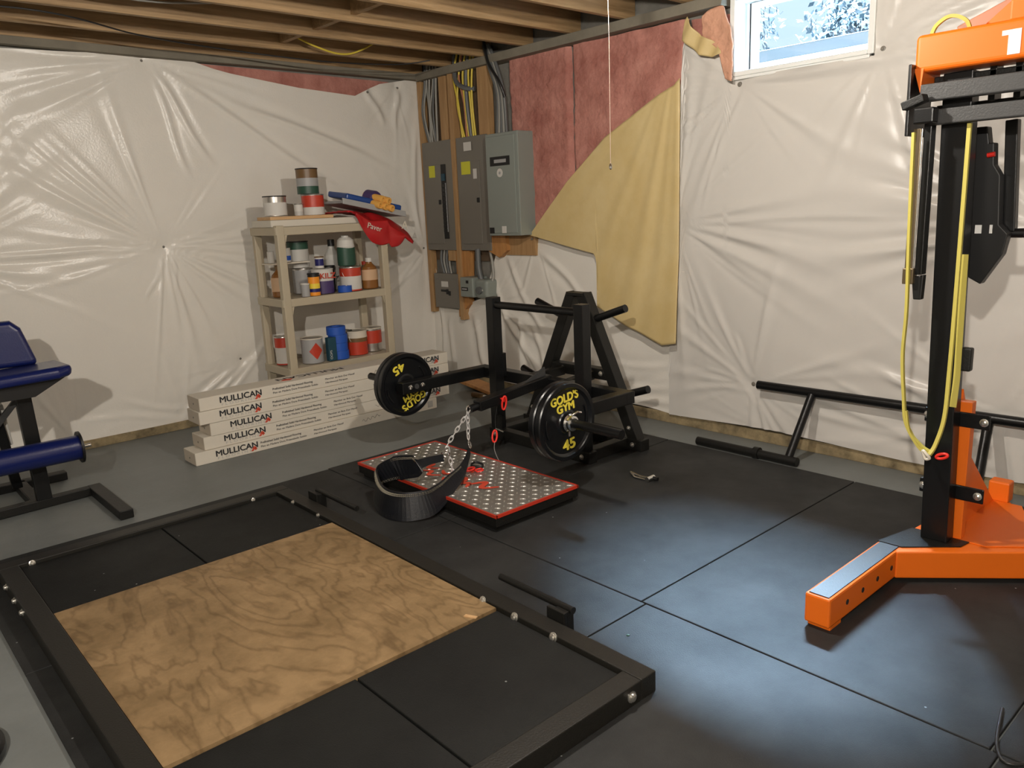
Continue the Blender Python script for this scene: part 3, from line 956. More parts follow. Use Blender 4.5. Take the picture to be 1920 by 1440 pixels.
# pull string of the ceiling lamp
t = thing('pull_string', 'thin pull string with small metal tip hanging from above', 'pull string', (-2.18, -4.10, 1.66))
MB().tube([(-2.185, -4.098, 2.46), (-2.180, -4.100, 2.1), (-2.182, -4.10, 1.68)], .0012, 6).build('cord', 'string', t)
MB().lathe([(.002, 0), (.005, .004), (.006, .012), (.003, .022)], (-2.182, -4.10, 1.66), (0, 0, 1), 12).build('tip', 'chrome', t)
for i, (bp, lb) in enumerate(((BULB1, 'white porcelain lampholder above the lifting platform'), (BULB2, 'white porcelain ceiling lampholder over the near left part of the room'))):
    t = thing('ceiling_lampholder', lb, 'ceiling lamp', (bp.x, bp.y, 2.72))
    yb = min(yj, key=lambda q: abs(q - bp.y))
    MB().box((bp.x - .06, min(bp.y, yb) - .06, 2.705), (bp.x + .06, max(bp.y, yb) + .06, 2.7195)).build('mounting_plate', 'white', t, bevel=.003)
    MB().lathe([(.055, .22), (.052, .20), (.03, .17), (.025, .06)], (bp.x, bp.y, 2.485), (0, 0, 1), 24).build('socket', 'white', t)

# ================================================================ rubber floor mats
MAT_T = 0.015
def floor_rubber(x0, x1, y0, y1, label):
    g2 = .0035
    return tag(MB().box((x0 + g2, y0 + g2, .0005), (x1 - g2, y1 - g2, MAT_T)).build('rubber_mat', 'rubber', bevel=.003), label, 'floor mat', 'rubber floor mats')

floor_rubber(-2.23, -.40, -3.03, -1.805, 'black rubber floor mat under the squat machine, furthest back')
floor_rubber(-2.23, -.40, -4.265, -3.03, 'black rubber floor mat between squat machine and orange foot')
floor_rubber(-2.23, -.40, -5.495, -4.265, 'black rubber floor mat under the orange rack foot')
floor_rubber(-2.23, -.40, -6.73, -5.495, 'black rubber floor mat at the bottom right edge')
floor_rubber(-4.11, -2.23, -3.04, -1.82, 'black rubber floor mat under the back half of the platform')
floor_rubber(-4.11, -2.23, -4.29, -3.04, 'black rubber floor mat under the front half of the platform')
floor_rubber(-4.11, -2.23, -5.52, -4.29, 'black rubber floor mat in front of the platform corner')
floor_rubber(-4.11, -2.23, -6.75, -5.52, 'black rubber floor mat nearest the camera')

# ================================================================ deadlift platform
PX0, PX1, PY0, PY1 = -3.951, -2.731, -4.591, -2.151   # inner opening
RW, RZ0, RZ1 = .076, MAT_T, .088
pf = thing('platform_frame', 'black steel deadlift platform frame around plywood and rubber', 'platform frame', (-3.34, -3.37, MAT_T))
MB().box((PX0 - RW, PY1, RZ0), (PX1 + RW, PY1 + RW, RZ1)).build('rail', 'rail', pf, bevel=.004)
MB().box((PX0 - RW, PY0 - RW, RZ0), (PX1 + .002, PY0, RZ1)).build('rail', 'rail', pf, bevel=.004)
MB().box((PX0 - RW, PY0 + .001, RZ0), (PX0, PY1 - .001, RZ1)).build('rail', 'rail', pf, bevel=.004)
MB().box((PX1 + .003, PY0 - RW, RZ0), (PX1 + RW, PY1 - .001, RZ1)).build('rail', 'rail', pf, bevel=.004)
def bolt(parent, p, d, r=.013, m='bolt'):
    return MB().lathe([(r * 1.35, 0), (r * 1.35, .003), (r, .004), (r * .95, .010), (r * .5, .013)], p, d, 12).build('bolt', m, parent)
for yb in (-4.30, -4.10, -3.92):
    bolt(pf, (PX1 + .003, yb + .02, .078), (-1, 0, .25))
for yb in (-2.62, -2.35):
    bolt(pf, (PX1 + .003, yb, .078), (-1, 0, .25), .008)
bolt(pf, (-3.90, PY1, .078), (0, -1, .25), .010)
bolt(pf, (-2.86, PY1, .078), (0, -1, .25), .008)
bolt(pf, (PX1 - .045, PY0 - RW, .052), (0, -1, 0), .014)
for yb in (-2.30, -2.47, -2.61, -4.2):
    bolt(pf, (PX0 - RW, yb, .060), (-1, 0, 0), .011)
# band pegs on right rail
def band_peg(y0, y1, yplate):
    pm = MB().cyl((-2.600, y0, .118), (-2.600, y1, .118), .0135, 16)
    o = pm.build('band_peg', 'blk_matt', pf)
    MB().box((-2.653, yplate - .045, .030), (-2.641, yplate + .045, .128)).box((-2.641, yplate - .03, .030), (-2.588, yplate + .03, .117)).build('peg_bracket', 'blk_matt', o, bevel=.003)
band_peg(-3.86, -4.255, -4.215)
band_peg(-2.38, -2.78, -2.42)
# plywood and rubber tiles
pl = MB().box((PX0 + .003, -3.981, RZ0 + .001), (PX1 - .002, -2.761, .080)).build('plywood_sheet', 'ply')
tag(pl, 'square plywood center sheet of the lifting platform', 'plywood sheet')
def tile(x0, x1, y0, y1, lb):
    tag(MB().box((x0 + .0035, y0 + .0035, RZ0 + .001), (x1 - .0035, y1 - .0035, .072)).build('rubber_tile', 'tile', bevel=.003), lb, 'rubber tile', 'rubber tiles of the lifting platform')
xm = (PX0 + PX1) / 2
tile(PX0, xm, -2.758, PY1, 'black rubber tile in the platform corner nearest the blue bench')
tile(xm, PX1, -2.758, PY1, 'black rubber tile at the platform corner nearest the belt')
tile(PX0, xm, PY0, -3.984, 'black rubber tile at the near edge of the platform, cut by the photo bottom')
tile(xm, PX1, PY0, -3.984, 'black rubber tile at the near right platform corner')
tag(MB().prism([(-2.86, -3.945, .080), (-2.845, -3.94, .080), (-2.825, -3.985, .080), (-2.838, -3.99, .080)], (0, 0, .004)).build('wood_splinter', 'board'), 'pale wood splinter on the near edge of the plywood', 'splinter')

# ================================================================ belt squat machine
CY = -2.53
bs = thing('belt_squat_machine', 'black steel belt squat machine with lever arms and A-frame', 'exercise machine', (-1.0, CY, MAT_T))
T = .072
ZB = MAT_T
# rear A-frame
MB().box((-.74, CY - .54, ZB), (-.66, CY + .54, ZB + T)).build('base_foot', 'blk_matt', bs, bevel=.004)
MB().box((-1.13, CY - .46, ZB), (-1.06, CY + .46, ZB + T)).build('base_foot', 'blk_matt', bs, bevel=.004)
for s in (-1, 1):
    MB().box((-1.06, CY + s * .40 - .035, ZB), (-.74, CY + s * .40 + .035, ZB + T)).build('base_rail', 'blk_matt', bs, bevel=.004)
    leg = MB().bar((-.70, CY + s * .495, ZB + .01), (-.70, CY + s * .045, .975), .075, .075, (1, 0, 0)).build('a_frame_leg', 'blk_matt', bs, bevel=.004)
    # storage pegs tilted upward
    for zc, yy, ln in ((.815, .125, .28), (.345, .355, .22)):
        p0 = Vector((-.70, CY + s * yy, zc))
        p1 = p0 + Vector((0, s * ln * .955, ln * .32))
        MB().cyl(p0, p1, .0245, 20).build('storage_peg', 'blk', leg)
    bolt(bs, (-.742, CY + s * .47, .052), (-1, 0, 0), .012)
    bolt(bs, (-1.132, CY + s * .40, .052), (-1, 0, 0), .012)
    bolt(bs, (-.738, CY + s * .44, .155), (-1, 0, 0), .010)
    # front posts of the handle
    MB().box((-1.135, CY + s * .395 - .036, ZB + T), (-1.063, CY + s * .395 + .036, .975)).build('handle_post', 'blk', bs, bevel=.004)
MB().box((-.745, CY - .075, .965), (-.655, CY + .075, .985)).build('a_frame_cap', 'blk_matt', bs, bevel=.003)
MB().cyl((-1.10, CY - .36, .925), (-1.10, CY + .36, .925), .024, 20).build('crossbar_handle', 'blk', bs)
MB().bar((-.70, CY - .30, .47), (-.70, CY + .30, .47), .07, .07).build('a_frame_crossmember', 'blk_matt', bs, bevel=.004)
for yo in (-.21, .0, .13):
    bolt(bs, (-.737, CY + yo, .475), (-1, 0, 0), .012)
# pivot brackets and lever
LZ, LX = .440, -1.62
lev = MB().bar((-1.0, CY - .675, .435), (-1.0, CY + .675, .435), .075, .075).build('lever_crossbar', 'blk', bs, bevel=.005)
for s in (-1, 1):
    MB().bar((-1.0, CY + s * .16, .445), (-.735, CY + s * .13, .460), .05, .06).build('pivot_arm', 'blk_matt', bs, bevel=.004)
    MB().bar((-.962, CY + s * .637, .435), (-1.715, CY + s * .637, .438), .075, .075).build('lever_arm', 'blk', bs, bevel=.005)
    bolt(bs, (-1.655, CY + s * .637 - .0375, .439), (0, -1, 0), .0125, 'chrome')
    bolt(bs, (-1.560, CY + s * .637 - .0375, .440), (0, -1, 0), .0125, 'chrome')
    MB().cyl((LX, CY + s * .672, LZ), (LX, CY + s * 1.13, LZ), .0245, 24).build('plate_horn', 'blk', bs)
    MB().cyl((-1.608, CY + s * .637 - .0375, .439), (-1.608, CY + s * .637 - .0435, .439), .017, 18).build('end_plug', 'greyp' if 0 else 'grey_steel', bs)
beam = MB().bar((-1.0, CY, .462), (-1.60, CY, .402), .068, .062).build('center_beam', 'blk', bs, bevel=.006)
MB().cyl((-1.595, CY, .402), (-1.655, CY, .394), .024, 16).build('beam_tip', 'blk', beam)
MB().prism([(-1.03, CY + .006, .478), (-1.28, CY + .006, .445), (-1.035, CY + .006, .545)], (0, -.012, 0)).build('gusset', 'grey_steel', beam)
MB().tube(spline([(-1.65, CY, .395), (-1.668, CY, .415), (-1.680, CY, .392), (-1.668, CY, .366)], 6, True), .005, 8, True).build('eye_ring', 'chrome', beam)
MB().box((-1.075, CY + .355, .44), (-1.04, CY + .385, .60)).build('safety_hook', 'blk', bs, bevel=.003)
MB().box((-1.15, CY + .335, .09), (-1.12, CY + .375, .19)).build('pin_bracket', 'blk_matt', bs, bevel=.003)
MB().cyl((-1.18, CY + .33, .11), (-1.18, CY + .25, .10), .009, 12).build('locking_pin', 'chrome', bs)


# weight plates
def plate(y_face, s, cx, cz, rot, label, letters=True, R=.208, th=.042):
    """y_face = the face toward the camera (-Y side)"""
    t = thing('weight_plate', label, 'weight plate', (cx, y_face + th / 2, cz - R), 'forty-five pound weight plates')
    c = Vector((cx, y_face, cz))
    prof = [(.0262, .004), (.055, .004), (.060, .010), (.072, .0145), (.170, .0145), (.180, .006), (.184, .001), (.203, .001), (R, .007),
            (R, th - .007), (.203, th - .001), (.184, th - .001), (.180, th - .006), (.170, th - .0145), (.072, th - .0145), (.060, th - .010), (.055, th - .004), (.0262, th - .004)]
    mb = MB()
    mb.lathe([(.0262, .004)] + prof[1:] + [(.0262, .004)], c, (0, 1, 0), 64)
    # drop the end caps so the bore stays open
    mb.f, mb.s = mb.f[:-2], mb.s[:-2]
    mb.build('disc', 'iron', t)
    if letters:
        X, Z = Vector((math.cos(rot), 0, math.sin(rot))), Vector((-math.sin(rot), 0, math.cos(rot)))
        f = c + Vector((0, .0145, 0))
        for body, sz, ox, oz, wd in (("GOLD'S", .062, -.100, .108, .200), ('GYM', .058, -.062, .060, .125), ('45', .078, -.044, -.150, .088)):
            text(body, sz, f + X * ox + Z * oz, X, Z, 'yellow', t, bold=.0022, width=wd, ext=.0015, off=.003)
    # cast grips
        for a in (rot + math.radians(180), rot):
            pts = []
            for q in range(9):
                aa = a + (q - 4) * .085
                pts.append(c + Vector((math.cos(aa) * .150, .011, math.sin(aa) * .150)))
            MB().tube(pts, .0045, 8).build('grip_rim', 'iron', t)
    return t

plate(CY + .682, 1, LX, LZ, math.radians(-156), 'left inner weight plate with upside-down yellow lettering')
plate(CY + .727, 1, LX, LZ, 0, 'left outer weight plate hidden behind the upside-down lettered one', False)
plate(CY - .770, -1, LX, LZ, math.radians(6), 'right outer weight plate with upright yellow lettering and 45')
plate(CY - .724, -1, LX, LZ, 0, 'right inner weight plate sandwiched behind the upright lettered one', False)
# spring collar on right horn
t = thing('barbell_collar', 'chrome collar clamped on the right plate horn', 'collar', (LX, CY - .80, .42))
MB().lathe([(.026, 0), (.045, .001), (.048, .010), (.040, .018), (.040, .034), (.030, .040), (.026, .040)], (LX, CY - .772, LZ), (0, -1, 0), 28).build('ring', 'chrome', t)
MB().tube([(LX, CY - .80, LZ + .043), (LX + .025, CY - .812, LZ + .058), (LX + .05, CY - .815, LZ + .05)], .007, 8).build('lever', 'chrome', t)
MB().cyl((LX - .015, CY - .79, LZ - .04), (LX - .015, CY - .79, LZ - .067), .008, 10).build('screw', 'chrome', t)

# diamond plate foot platform
fp = thing('foot_platform', 'diamond-plate metal foot platform with red edge trim', 'foot platform', (-1.89, -2.71, MAT_T))
FX0, FX1, FY0, FY1 = -2.175, -1.605, -3.342, -2.092
MB().box((FX0 + .02, FY0 + .02, MAT_T), (FX1 - .02, FY1 - .02, .045)).build('base', 'blk_matt', fp)
MB().box((FX0, FY0, .040), (FX1, FY1, .096)).build('body', 'blk_matt', fp, bevel=.003)
MB().box((FX0 + .006, FY0 + .006, .096), (FX1 - .006, FY1 - .006, .1005)).build('tread_sheet', 'diamond', fp)
tr = MB()
for lo, hi in (((FX0 - .003, FY0 - .003, .088), (FX0 + .006, FY1 + .003, .103)), ((FX1 - .006, FY0 - .003, .088), (FX1 + .003, FY1 + .003, .103)), ((FX0, FY0 - .003, .088), (FX1, FY0 + .006, .103)), ((FX0, FY1 - .006, .088), (FX1, FY1 + .003, .103))):
    tr.box(lo, hi)
tr.build('edge_trim', 'red', fp)
lug = MB()
nx, ny = 13, 28
for i in range(nx):
    for j in range(ny):
        x = FX0 + .03 + i * (FX1 - FX0 - .06) / (nx - 1)
        yy = FY0 + .03 + j * (FY1 - FY0 - .06) / (ny - 1)
        a = math.radians(45 if (i + j) % 2 else -45)
        dx, dy = math.cos(a) * .0165, math.sin(a) * .0165
        px, py = -math.sin(a) * .0048, math.cos(a) * .0048
        z0, z1 = .1003, .1035
        lug.add([(x - dx, yy - dy, z0), (x + px, yy + py, z0), (x + dx, yy + dy, z0), (x - px, yy - py, z0), (x - dx * .55, yy - dy * .55, z1), (x + px * .3, yy + py * .3, z1 + .0006), (x + dx * .55, yy + dy * .55, z1), (x - px * .3, yy - py * .3, z1 + .0006)],
                [(0, 3, 7, 4), (3, 2, 6, 7), (2, 1, 5, 6), (1, 0, 4, 5), (4, 7, 6, 5)])
o = lug.build('tread_lugs', 'diamond', fp)
o['kind'] = 'stuff'
# worn red script across the tread
def stroke(pts, w, parent, m='redprint', z=.1042):
    P = spline([(x, yy, z) for x, yy in pts], 6)
    mb = MB()
    vs = []
    for i, p in enumerate(P):
        d = (P[min(i + 1, len(P) - 1)] - P[max(i - 1, 0)]).normalized()
        n = Vector((-d.y, d.x, 0))
        ww = w * (.35 + .65 * math.sin(math.pi * (i + .5) / len(P)))
        vs += [p + n * ww, p - n * ww]
    mb.add(vs, [(2 * i, 2 * i + 1, 2 * i + 3, 2 * i + 2) for i in range(len(P) - 1)])
    return mb
for pts, w in (([(-1.92, -2.40), (-1.90, -2.47), (-1.96, -2.50), (-1.92, -2.56)], .014), ([(-2.02, -2.50), (-1.98, -2.56), (-2.03, -2.60), (-1.99, -2.66)], .013), ([(-1.93, -2.60), (-1.96, -2.66), (-1.91, -2.70)], .012),
               ([(-1.99, -2.76), (-1.93, -2.80), (-1.98, -2.84), (-2.02, -2.80)], .016), ([(-2.03, -2.84), (-1.97, -2.88), (-2.02, -2.92)], .014), ([(-1.98, -2.90), (-1.90, -2.94), (-1.97, -2.99), (-1.90, -3.05)], .017), ([(-2.0, -2.70), (-2.04, -2.75)], .010), ([(-1.84, -2.66), (-1.80, -2.72), (-1.85, -2.76)], .012)):
    q = stroke(pts, w, fp)
    q.build('red_script', 'redprint', fp)

# chains
def chain(p0, p1, n, label, L=None):
    p0, p1 = Vector(p0), Vector(p1)
    d = (p1 - p0).normalized()
    step = (p1 - p0).length / n
    s = d.orthogonal().normalized()
    t2 = d.cross(s)
    t = thing('chain', label, 'chain', p1)
    for i in range(n):
        c = p0 + d * step * (i + .5)
        a = s if i % 2 else t2
        hl, hw = step * .66, .0095
        pts = []
        for k in range(14):
            th = 2 * math.pi * k / 14
            pts.append(c + d * (math.cos(th) * hl) + a * (math.sin(th) * hw))
        MB().tube(pts, .0034, 6, True).build('chain_link', 'silver', t)
    return t
TIP = Vector((-1.672, CY, .375))
DA, DB = Vector((-2.025, -2.765, .258)), Vector((-1.885, -2.802, .285))
chain(TIP, DA + Vector((.02, .02, .03)), 7, 'left silver chain from the beam tip to the leather belt')
chain(TIP, DB + Vector((.0, .01, .03)), 5, 'right silver chain from the beam tip to the belt ring')
chain((-1.99, -2.735, .285), (-1.955, -2.735, .108), 5, 'loose chain tail dangling onto the diamond plate')

# leather belt
bt = thing('dip_belt', 'wide black leather lifting belt looped over the platform edge', 'lifting belt', (-2.25, -2.75, .03))
ctrl = [(-2.039, -2.764, 0.24, 0.02), (-2.106, -2.723, 0.23, 0.022), (-2.145, -2.692, 0.215, 0.026), (-2.157, -2.664, 0.2, 0.062), (-2.202, -2.553, 0.175, 0.07), (-2.282, -2.496, 0.14, 0.062), (-2.350, -2.560, 0.100, 0.070), (-2.416, -2.735, 0.090, 0.072), (-2.393, -2.870, 0.090, 0.073), (-2.297, -2.944, 0.098, 0.070), (-2.205, -2.945, 0.122, 0.058), (-2.120, -2.925, 0.155, 0.045), (-2.036, -2.908, 0.19, 0.034), (-1.948, -2.852, 0.23, 0.018), (-1.899, -2.812, 0.255, 0.016)]
P = spline([c[:3] for c in ctrl], 6)
hw = np.interp(np.linspace(0, len(ctrl) - 1, len(P)), range(len(ctrl)), [c[3] for c in ctrl])
def ribbon(P, hw, off=0.0, thick=.006, lo=-1.0, hi=1.0):
    mb = MB()
    vs = []
    n = len(P)
    for i, p in enumerate(P):
        d = (P[min(i + 1, n - 1)] - P[max(i - 1, 0)]).normalized()
        side = d.cross(Vector((0, 0, 1))).normalized()
        upv = side.cross(d).normalized()
        tilt = .25
        upv = (upv + side * (-tilt if 4 < i * 14 / n < 14 else 0)).normalized()
        a, b = p + upv * hw[i] * hi, p + upv * hw[i] * lo
        o1, o2 = side * (off + thick / 2), side * (off - thick / 2)
        vs += [a + o1, b + o1, b + o2, a + o2]
    fs = []
    for i in range(n - 1):
        for k in range(4):
            fs.append((4 * i + k, 4 * i + (k + 1) % 4, 4 * i + 4 + (k + 1) % 4, 4 * i + 4 + k))
    fs += [(3, 2, 1, 0), (4 * n - 4, 4 * n - 3, 4 * n - 2, 4 * n - 1)]
    mb.add(vs, fs, False)
    return mb
belt = ribbon(P, hw).build('strap', 'leather', bt)
for o2, lo_, hi_ in ((.0, .84, .865), (.0, .72, .745), (.0, -.865, -.84), (.0, -.745, -.72)):
    mb = MB()
    for i in range(14, len(P) - 12, 1):
        if i % 1 == 0:
            for kk in (0, .5):
                seg = [P[i] + (P[i + 1] - P[i]) * kk, P[i] + (P[i + 1] - P[i]) * (kk + .27)]
                q = ribbon(seg, [hw[i], hw[i]], 0, .0078, lo_, hi_)
                mb.add(q.v, q.f)
            q = MB()
            mb.add(q.v, q.f)
    mb.build('stitching', 'stitch', bt)
for c, nn in ((DA, Vector((.6, .5, .2))), (DB, Vector((.5, -.6, .2)))):
    s = nn.orthogonal().normalized()
    t2 = nn.cross(s).normalized()
    MB().tube([c + (s * math.cos(a) + t2 * math.sin(a)) * .021 for a in np.linspace(0, 2 * math.pi, 20, endpoint=False)], .0035, 8, True).build('ring', 'chrome', bt)

# red clips and other small things
def carabiner(c, ax, bx, label, m='redclip', hl=.036, hw2=.013, r=.0042, name='carabiner'):
    t = thing(name, label, 'carabiner', c)
    c, ax, bx = Vector(c), Vector(ax).normalized(), Vector(bx).normalized()
    pts = [c + ax * math.cos(a) * hl + bx * math.sin(a) * hw2 for a in np.linspace(0, 2 * math.pi, 24, endpoint=False)]
    MB().tube(pts, r, 8, True).build('body', m, t)
    return t
t = carabiner((-1.422, CY - .042, .392), (.05, -.1, 1), (.9, -.3, .2), 'red carabiner hanging over the center beam', hl=.042, hw2=.014, r=.006)
MB().prism([(-1.45, CY - .036, .425), (-1.41, CY - .036, .43), (-1.42, CY - .036, .395)], (0, -.006, 0)).build('gate', 'redclip', t)
t = carabiner((-1.50, CY - .03, .198), (.25, .15, 1), (1, -.4, 0), 'red hook clip hanging on a thin cord below the center beam', hl=.036, hw2=.015, r=.006)
MB().tube(spline([(-1.46, CY - .02, .375), (-1.48, CY - .02, .30), (-1.49, CY - .03, .235)], 6), .0016, 6).build('cord', 'cable_k', t)
MB().tube(spline([(-1.51, CY - .04, .165), (-1.515, CY - .04, .12), (-1.50, CY - .05, .06), (-1.475, CY - .06, .017)], 6), .0018, 6).build('cord', 'lightink', t)
t = carabiner((-1.84, -2.735, .116), (1, .2, 0), (0, 1, 0), 'red carabiner lying on the diamond plate', hl=.034, hw2=.018, r=.006)
t = thing('snap_hook', 'black and red snap hook lying on the diamond plate', 'clip', (-1.78, -2.71, .104))
MB().tube(spline([(-1.80, -2.70, .118), (-1.76, -2.68, .125), (-1.74, -2.72, .118), (-1.77, -2.75, .115)], 6, True), .007, 8, True).build('body', 'black', t)
MB().tube(spline([(-1.83, -2.79, .112), (-1.80, -2.80, .114), (-1.79, -2.77, .114), (-1.82, -2.76, .112)], 6, True), .005, 8, True).build('ring', 'redclip', t)
carabiner((-1.90, -2.80, .112), (.2, 1, 0), (1, -.2, 0), 'small silver link lying on the diamond plate', 'chrome', .022, .010, .0035, 'quick_link')
t = thing('spring_clip', 'silver spring clip lying on the rubber mat near machine foot', 'clip', (-1.10, -3.34, MAT_T))
MB().tube([(-1.10, -3.28, .030), (-1.11, -3.36, .024), (-1.105, -3.43, .026)], .006, 8).build('arm', 'chrome', t)
MB().tube([(-1.10, -3.28, .030), (-1.135, -3.34, .022), (-1.13, -3.42, .022)], .006, 8).build('arm', 'chrome', t)
MB().cyl((-1.085, -3.435, .030), (-1.145, -3.435, .030), .014, 14).build('coil', 'chrome', t)
MB().cyl((-1.10, -3.445, .030), (-1.10, -3.475, .030), .011, 14).build('grip', 'black', t)

# ================================================================ flooring boxes
BH = .0855
offs = [(-2.762, -1.07), (-2.690, -1.055), (-2.640, -1.062), (-2.705, -1.070), (-2.690, -1.060)]
nm = ['lowest', 'second from the bottom', 'middle', 'second from the top', 'topmost']
for i, (x0, yf) in enumerate(offs):
    z0 = .001 + i * (BH + .0012)
    t = thing('flooring_box', 'long white box of hardwood flooring, %s of the stack' % nm[i], 'cardboard box', (x0 + 1.0, yf + .1, z0), 'flooring boxes stacked below the shelf')
    ln = (1.93, 2.0, 1.94, 2.01, 2.0)[i]
    MB().box((x0, yf, z0), (x0 + ln, yf + .20, z0 + BH)).build('carton', 'boxwhite', t, bevel=.003)
    MB().box((x0 - .0015, yf + .003, z0 + .003), (x0 + .001, yf + .197, z0 + BH - .003)).build('end_flap', 'boxside', t)
    MB().cyl((x0 - .0016, yf + .10, z0 + BH * .45), (x0 - .004, yf + .10, z0 + BH * .45), .006, 10).build('hand_hole', 'panel', t)
    X, Z = (1, 0, 0), (0, 0, 1)
    f = lambda dx, dz: (x0 + dx, yf, z0 + dz)
    for dx in ((.13, 1.62) if i != 0 else (.13,)):
        text('MULLICAN', .054, f(dx, .034), X, Z, 'ink', t, bold=.0016, width=.285, ext=.0003, off=.001)
        text('F L O O R I N G', .022, f(dx + .01, .013), X, Z, 'lightink', t, width=.24, ext=.0002, off=.001)
        lf = MB()
        for (lx, lz, lw, lh) in ((.262, .030, .030, .022), (.250, .016, .022, .014), (.272, .022, .020, .020)):
            lf.prism([f(dx + lx - lw * .5, lz), f(dx + lx, lz - lh * .4), f(dx + lx + lw * .6, lz + lh * .1), f(dx + lx + lw * .2, lz + lh * .7)], (0, -.0014, 0))
        lf.build('leaf_logo', 'redprint', t)
    d2 = .50 if i else .44
    text('Prefinished Solid Hardwood Flooring', .020, f(d2, .050), X, Z, 'greyink', t, width=.30, ext=.0002, off=.001, bold=.0007)
    text('Piso en Madera Dura Preacabado Solido', .019, f(d2, .024), X, Z, 'greyink', t, width=.34, ext=.0002, off=.001, bold=.0004)
    text('Plancher en Bois Dur Massif', .017, f(d2 + .40, .050), X, Z, 'greyink', t, width=.24, ext=.0002, off=.001, bold=.0004)
    text('Hardwood Parquet', .016, f(d2 + .40, .024), X, Z, 'greyink', t, width=.18, ext=.0002, off=.001, bold=.0004)
    # handwritten signature squiggle
    pts = [f(d2 + .80 + k * .012, .035 + k * .0016 + .012 * math.sin(k * 1.9 + i)) for k in range(14)]
    MB().tube([(p[0], p[1] - .0006, p[2]) for p in spline(pts, 3)], .0011, 5).build('signature', 'ink', t)
    MB().box((x0 + 1.84, yf - .0012, z0 + .018), (x0 + 1.90 if i else x0 + 1.89, yf - .0002, z0 + .068)).build('print_block', 'lightink', t)
    if i == 4:
        # lettering printed across the top face (seen upside down)
        text('MULLICAN', .085, (x0 + 1.12, yf + .15, z0 + BH), (-1, 0, 0), (0, -1, 0), 'ink', t, bold=.001, width=.52, ext=.0003, off=.001)
        MB().prism([(x0 + .60, yf + .07, z0 + BH), (x0 + .66, yf + .05, z0 + BH), (x0 + .70, yf + .09, z0 + BH), (x0 + .64, yf + .11, z0 + BH)], (0, 0, .0014)).build('leaf_logo', 'redprint', t)
        MB().prism([(x0 + 1.45, yf + .07, z0 + BH), (x0 + 1.51, yf + .05, z0 + BH), (x0 + 1.55, yf + .09, z0 + BH), (x0 + 1.49, yf + .11, z0 + BH)], (0, 0, .0014)).build('leaf_logo', 'redprint', t)

# ================================================================ tan plastic shelf
SX0, SX1, SY0, SY1 = -1.855, -.915, -.665, -.235
sh = thing('shelving_unit', 'tan plastic shelving unit full of paint supplies', 'shelf', (-1.39, -.45, 0))
for x in (SX0 + .035, SX1 - .035):
    for yy in (SY0 + .03, SY1 - .03):
        fo = .012 if yy < -.4 else 0
        MB().box((x - .030, yy - .022 - fo, .001), (x + .030, yy + .022, 1.485 if fo else 1.46)).build('post', 'shelf', sh, bevel=.006)
ZS = (.43, .95, 1.47)
for z in (.06,) + ZS:
    s = MB().box((SX0 + .002, SY0 + .006, z - .012), (SX1 - .002, SY1, z)).box((SX0, SY0, z - .055), (SX1, SY0 + .012, z + .004)).box((SX0, SY1 - .01, z - .055), (SX1, SY1 + .002, z + .004)).box((SX0 - .002, SY0 + .01, z - .055), (SX0 + .012, SY1 - .01, z + .004)).box((SX1 - .012, SY0 + .01, z - .055), (SX1 + .002, SY1 - .01, z + .004))
    s = s.build('shelf_tray', 'shelf', sh, bevel=.004)
    # corner gussets
    for x, sg in ((SX0 + .068, 1), (SX1 - .068, -1)):
        MB().prism([(x, SY0 + .004, z - .05), (x + sg * .02, SY0 + .004, z - .05), (x, SY0 + .004, z - .12)], (0, .02, 0)).build('gusset', 'shelf', s)


def can(name, label, cat, x, yy, z, r, h, bands, lid='steelcan', group=None, handle=False, rim=True):
    """bands = [(z0 frac, z1 frac, material)]"""
    t = thing(name, label, cat, (x, yy, z), group)
    z = z + .001
    MB().lathe([(r * .97, 0), (r, .003), (r, h * .995), (r * .98, h)], (x, yy, z), (0, 0, 1), 32).build('body', 'steelcan' if rim else bands[0][2], t)
    for a, b, m in bands:
        MB().lathe([(r + .0006, 0), (r + .0006, (b - a) * h)], (x, yy, z + a * h), (0, 0, 1), 32).build('label', m, t)
    if rim:
        MB().lathe([(r + .003, 0), (r + .004, .004), (r + .003, .008), (r * .93, .008), (r * .90, .003), (r * .5, .003)], (x, yy, z + h - .006), (0, 0, 1), 32).build('lid', lid, t)
    if handle:
        pts = [(x + math.cos(a) * (r + .003) * .98, yy - (r + .012) * math.sin(a) * .35 - .02, z + h * .80 - math.sin(a) * h * .45) for a in np.linspace(0, math.pi, 14)]
        MB().tube(pts, .0018, 6).build('wire_handle', 'steelcan', t)
    return t


def jug(name, label, cat, x, yy, z, w, d, h, body, labelm, cap, handle=True, lab=(.15, .6)):
    t = thing(name, label, cat, (x, yy, z))
    prof = [(w * .46, 0), (w * .5, h * .03), (w * .5, h * .58), (w * .42, h * .70), (w * .20, h * .82), (w * .17, h * .88)]
    mb = MB().lathe(prof, (0, 0, 0), (0, 0, 1), 24)
    mb.v = [(x + a, yy + b * d / w, z + .001 + c) for a, b, c in mb.v]
    mb.build('bottle', body, t)
    mb = MB().lathe([(w * .5 + .001, h * lab[0]), (w * .5 + .001, h * lab[1])], (0, 0, 0), (0, 0, 1), 24)
    mb.v = [(x + a, yy + b * (d / w), z + .001 + c) for a, b, c in mb.v]
    mb.build('label', labelm, t)
    MB().lathe([(w * .2, 0), (w * .2, h * .12), (w * .18, h * .13)], (x, yy, z + h * .87), (0, 0, 1), 18).build('cap', cap, t)
    return t

zt, zm, zl = ZS[2] + .004, ZS[1] + .004, ZS[0] + .004
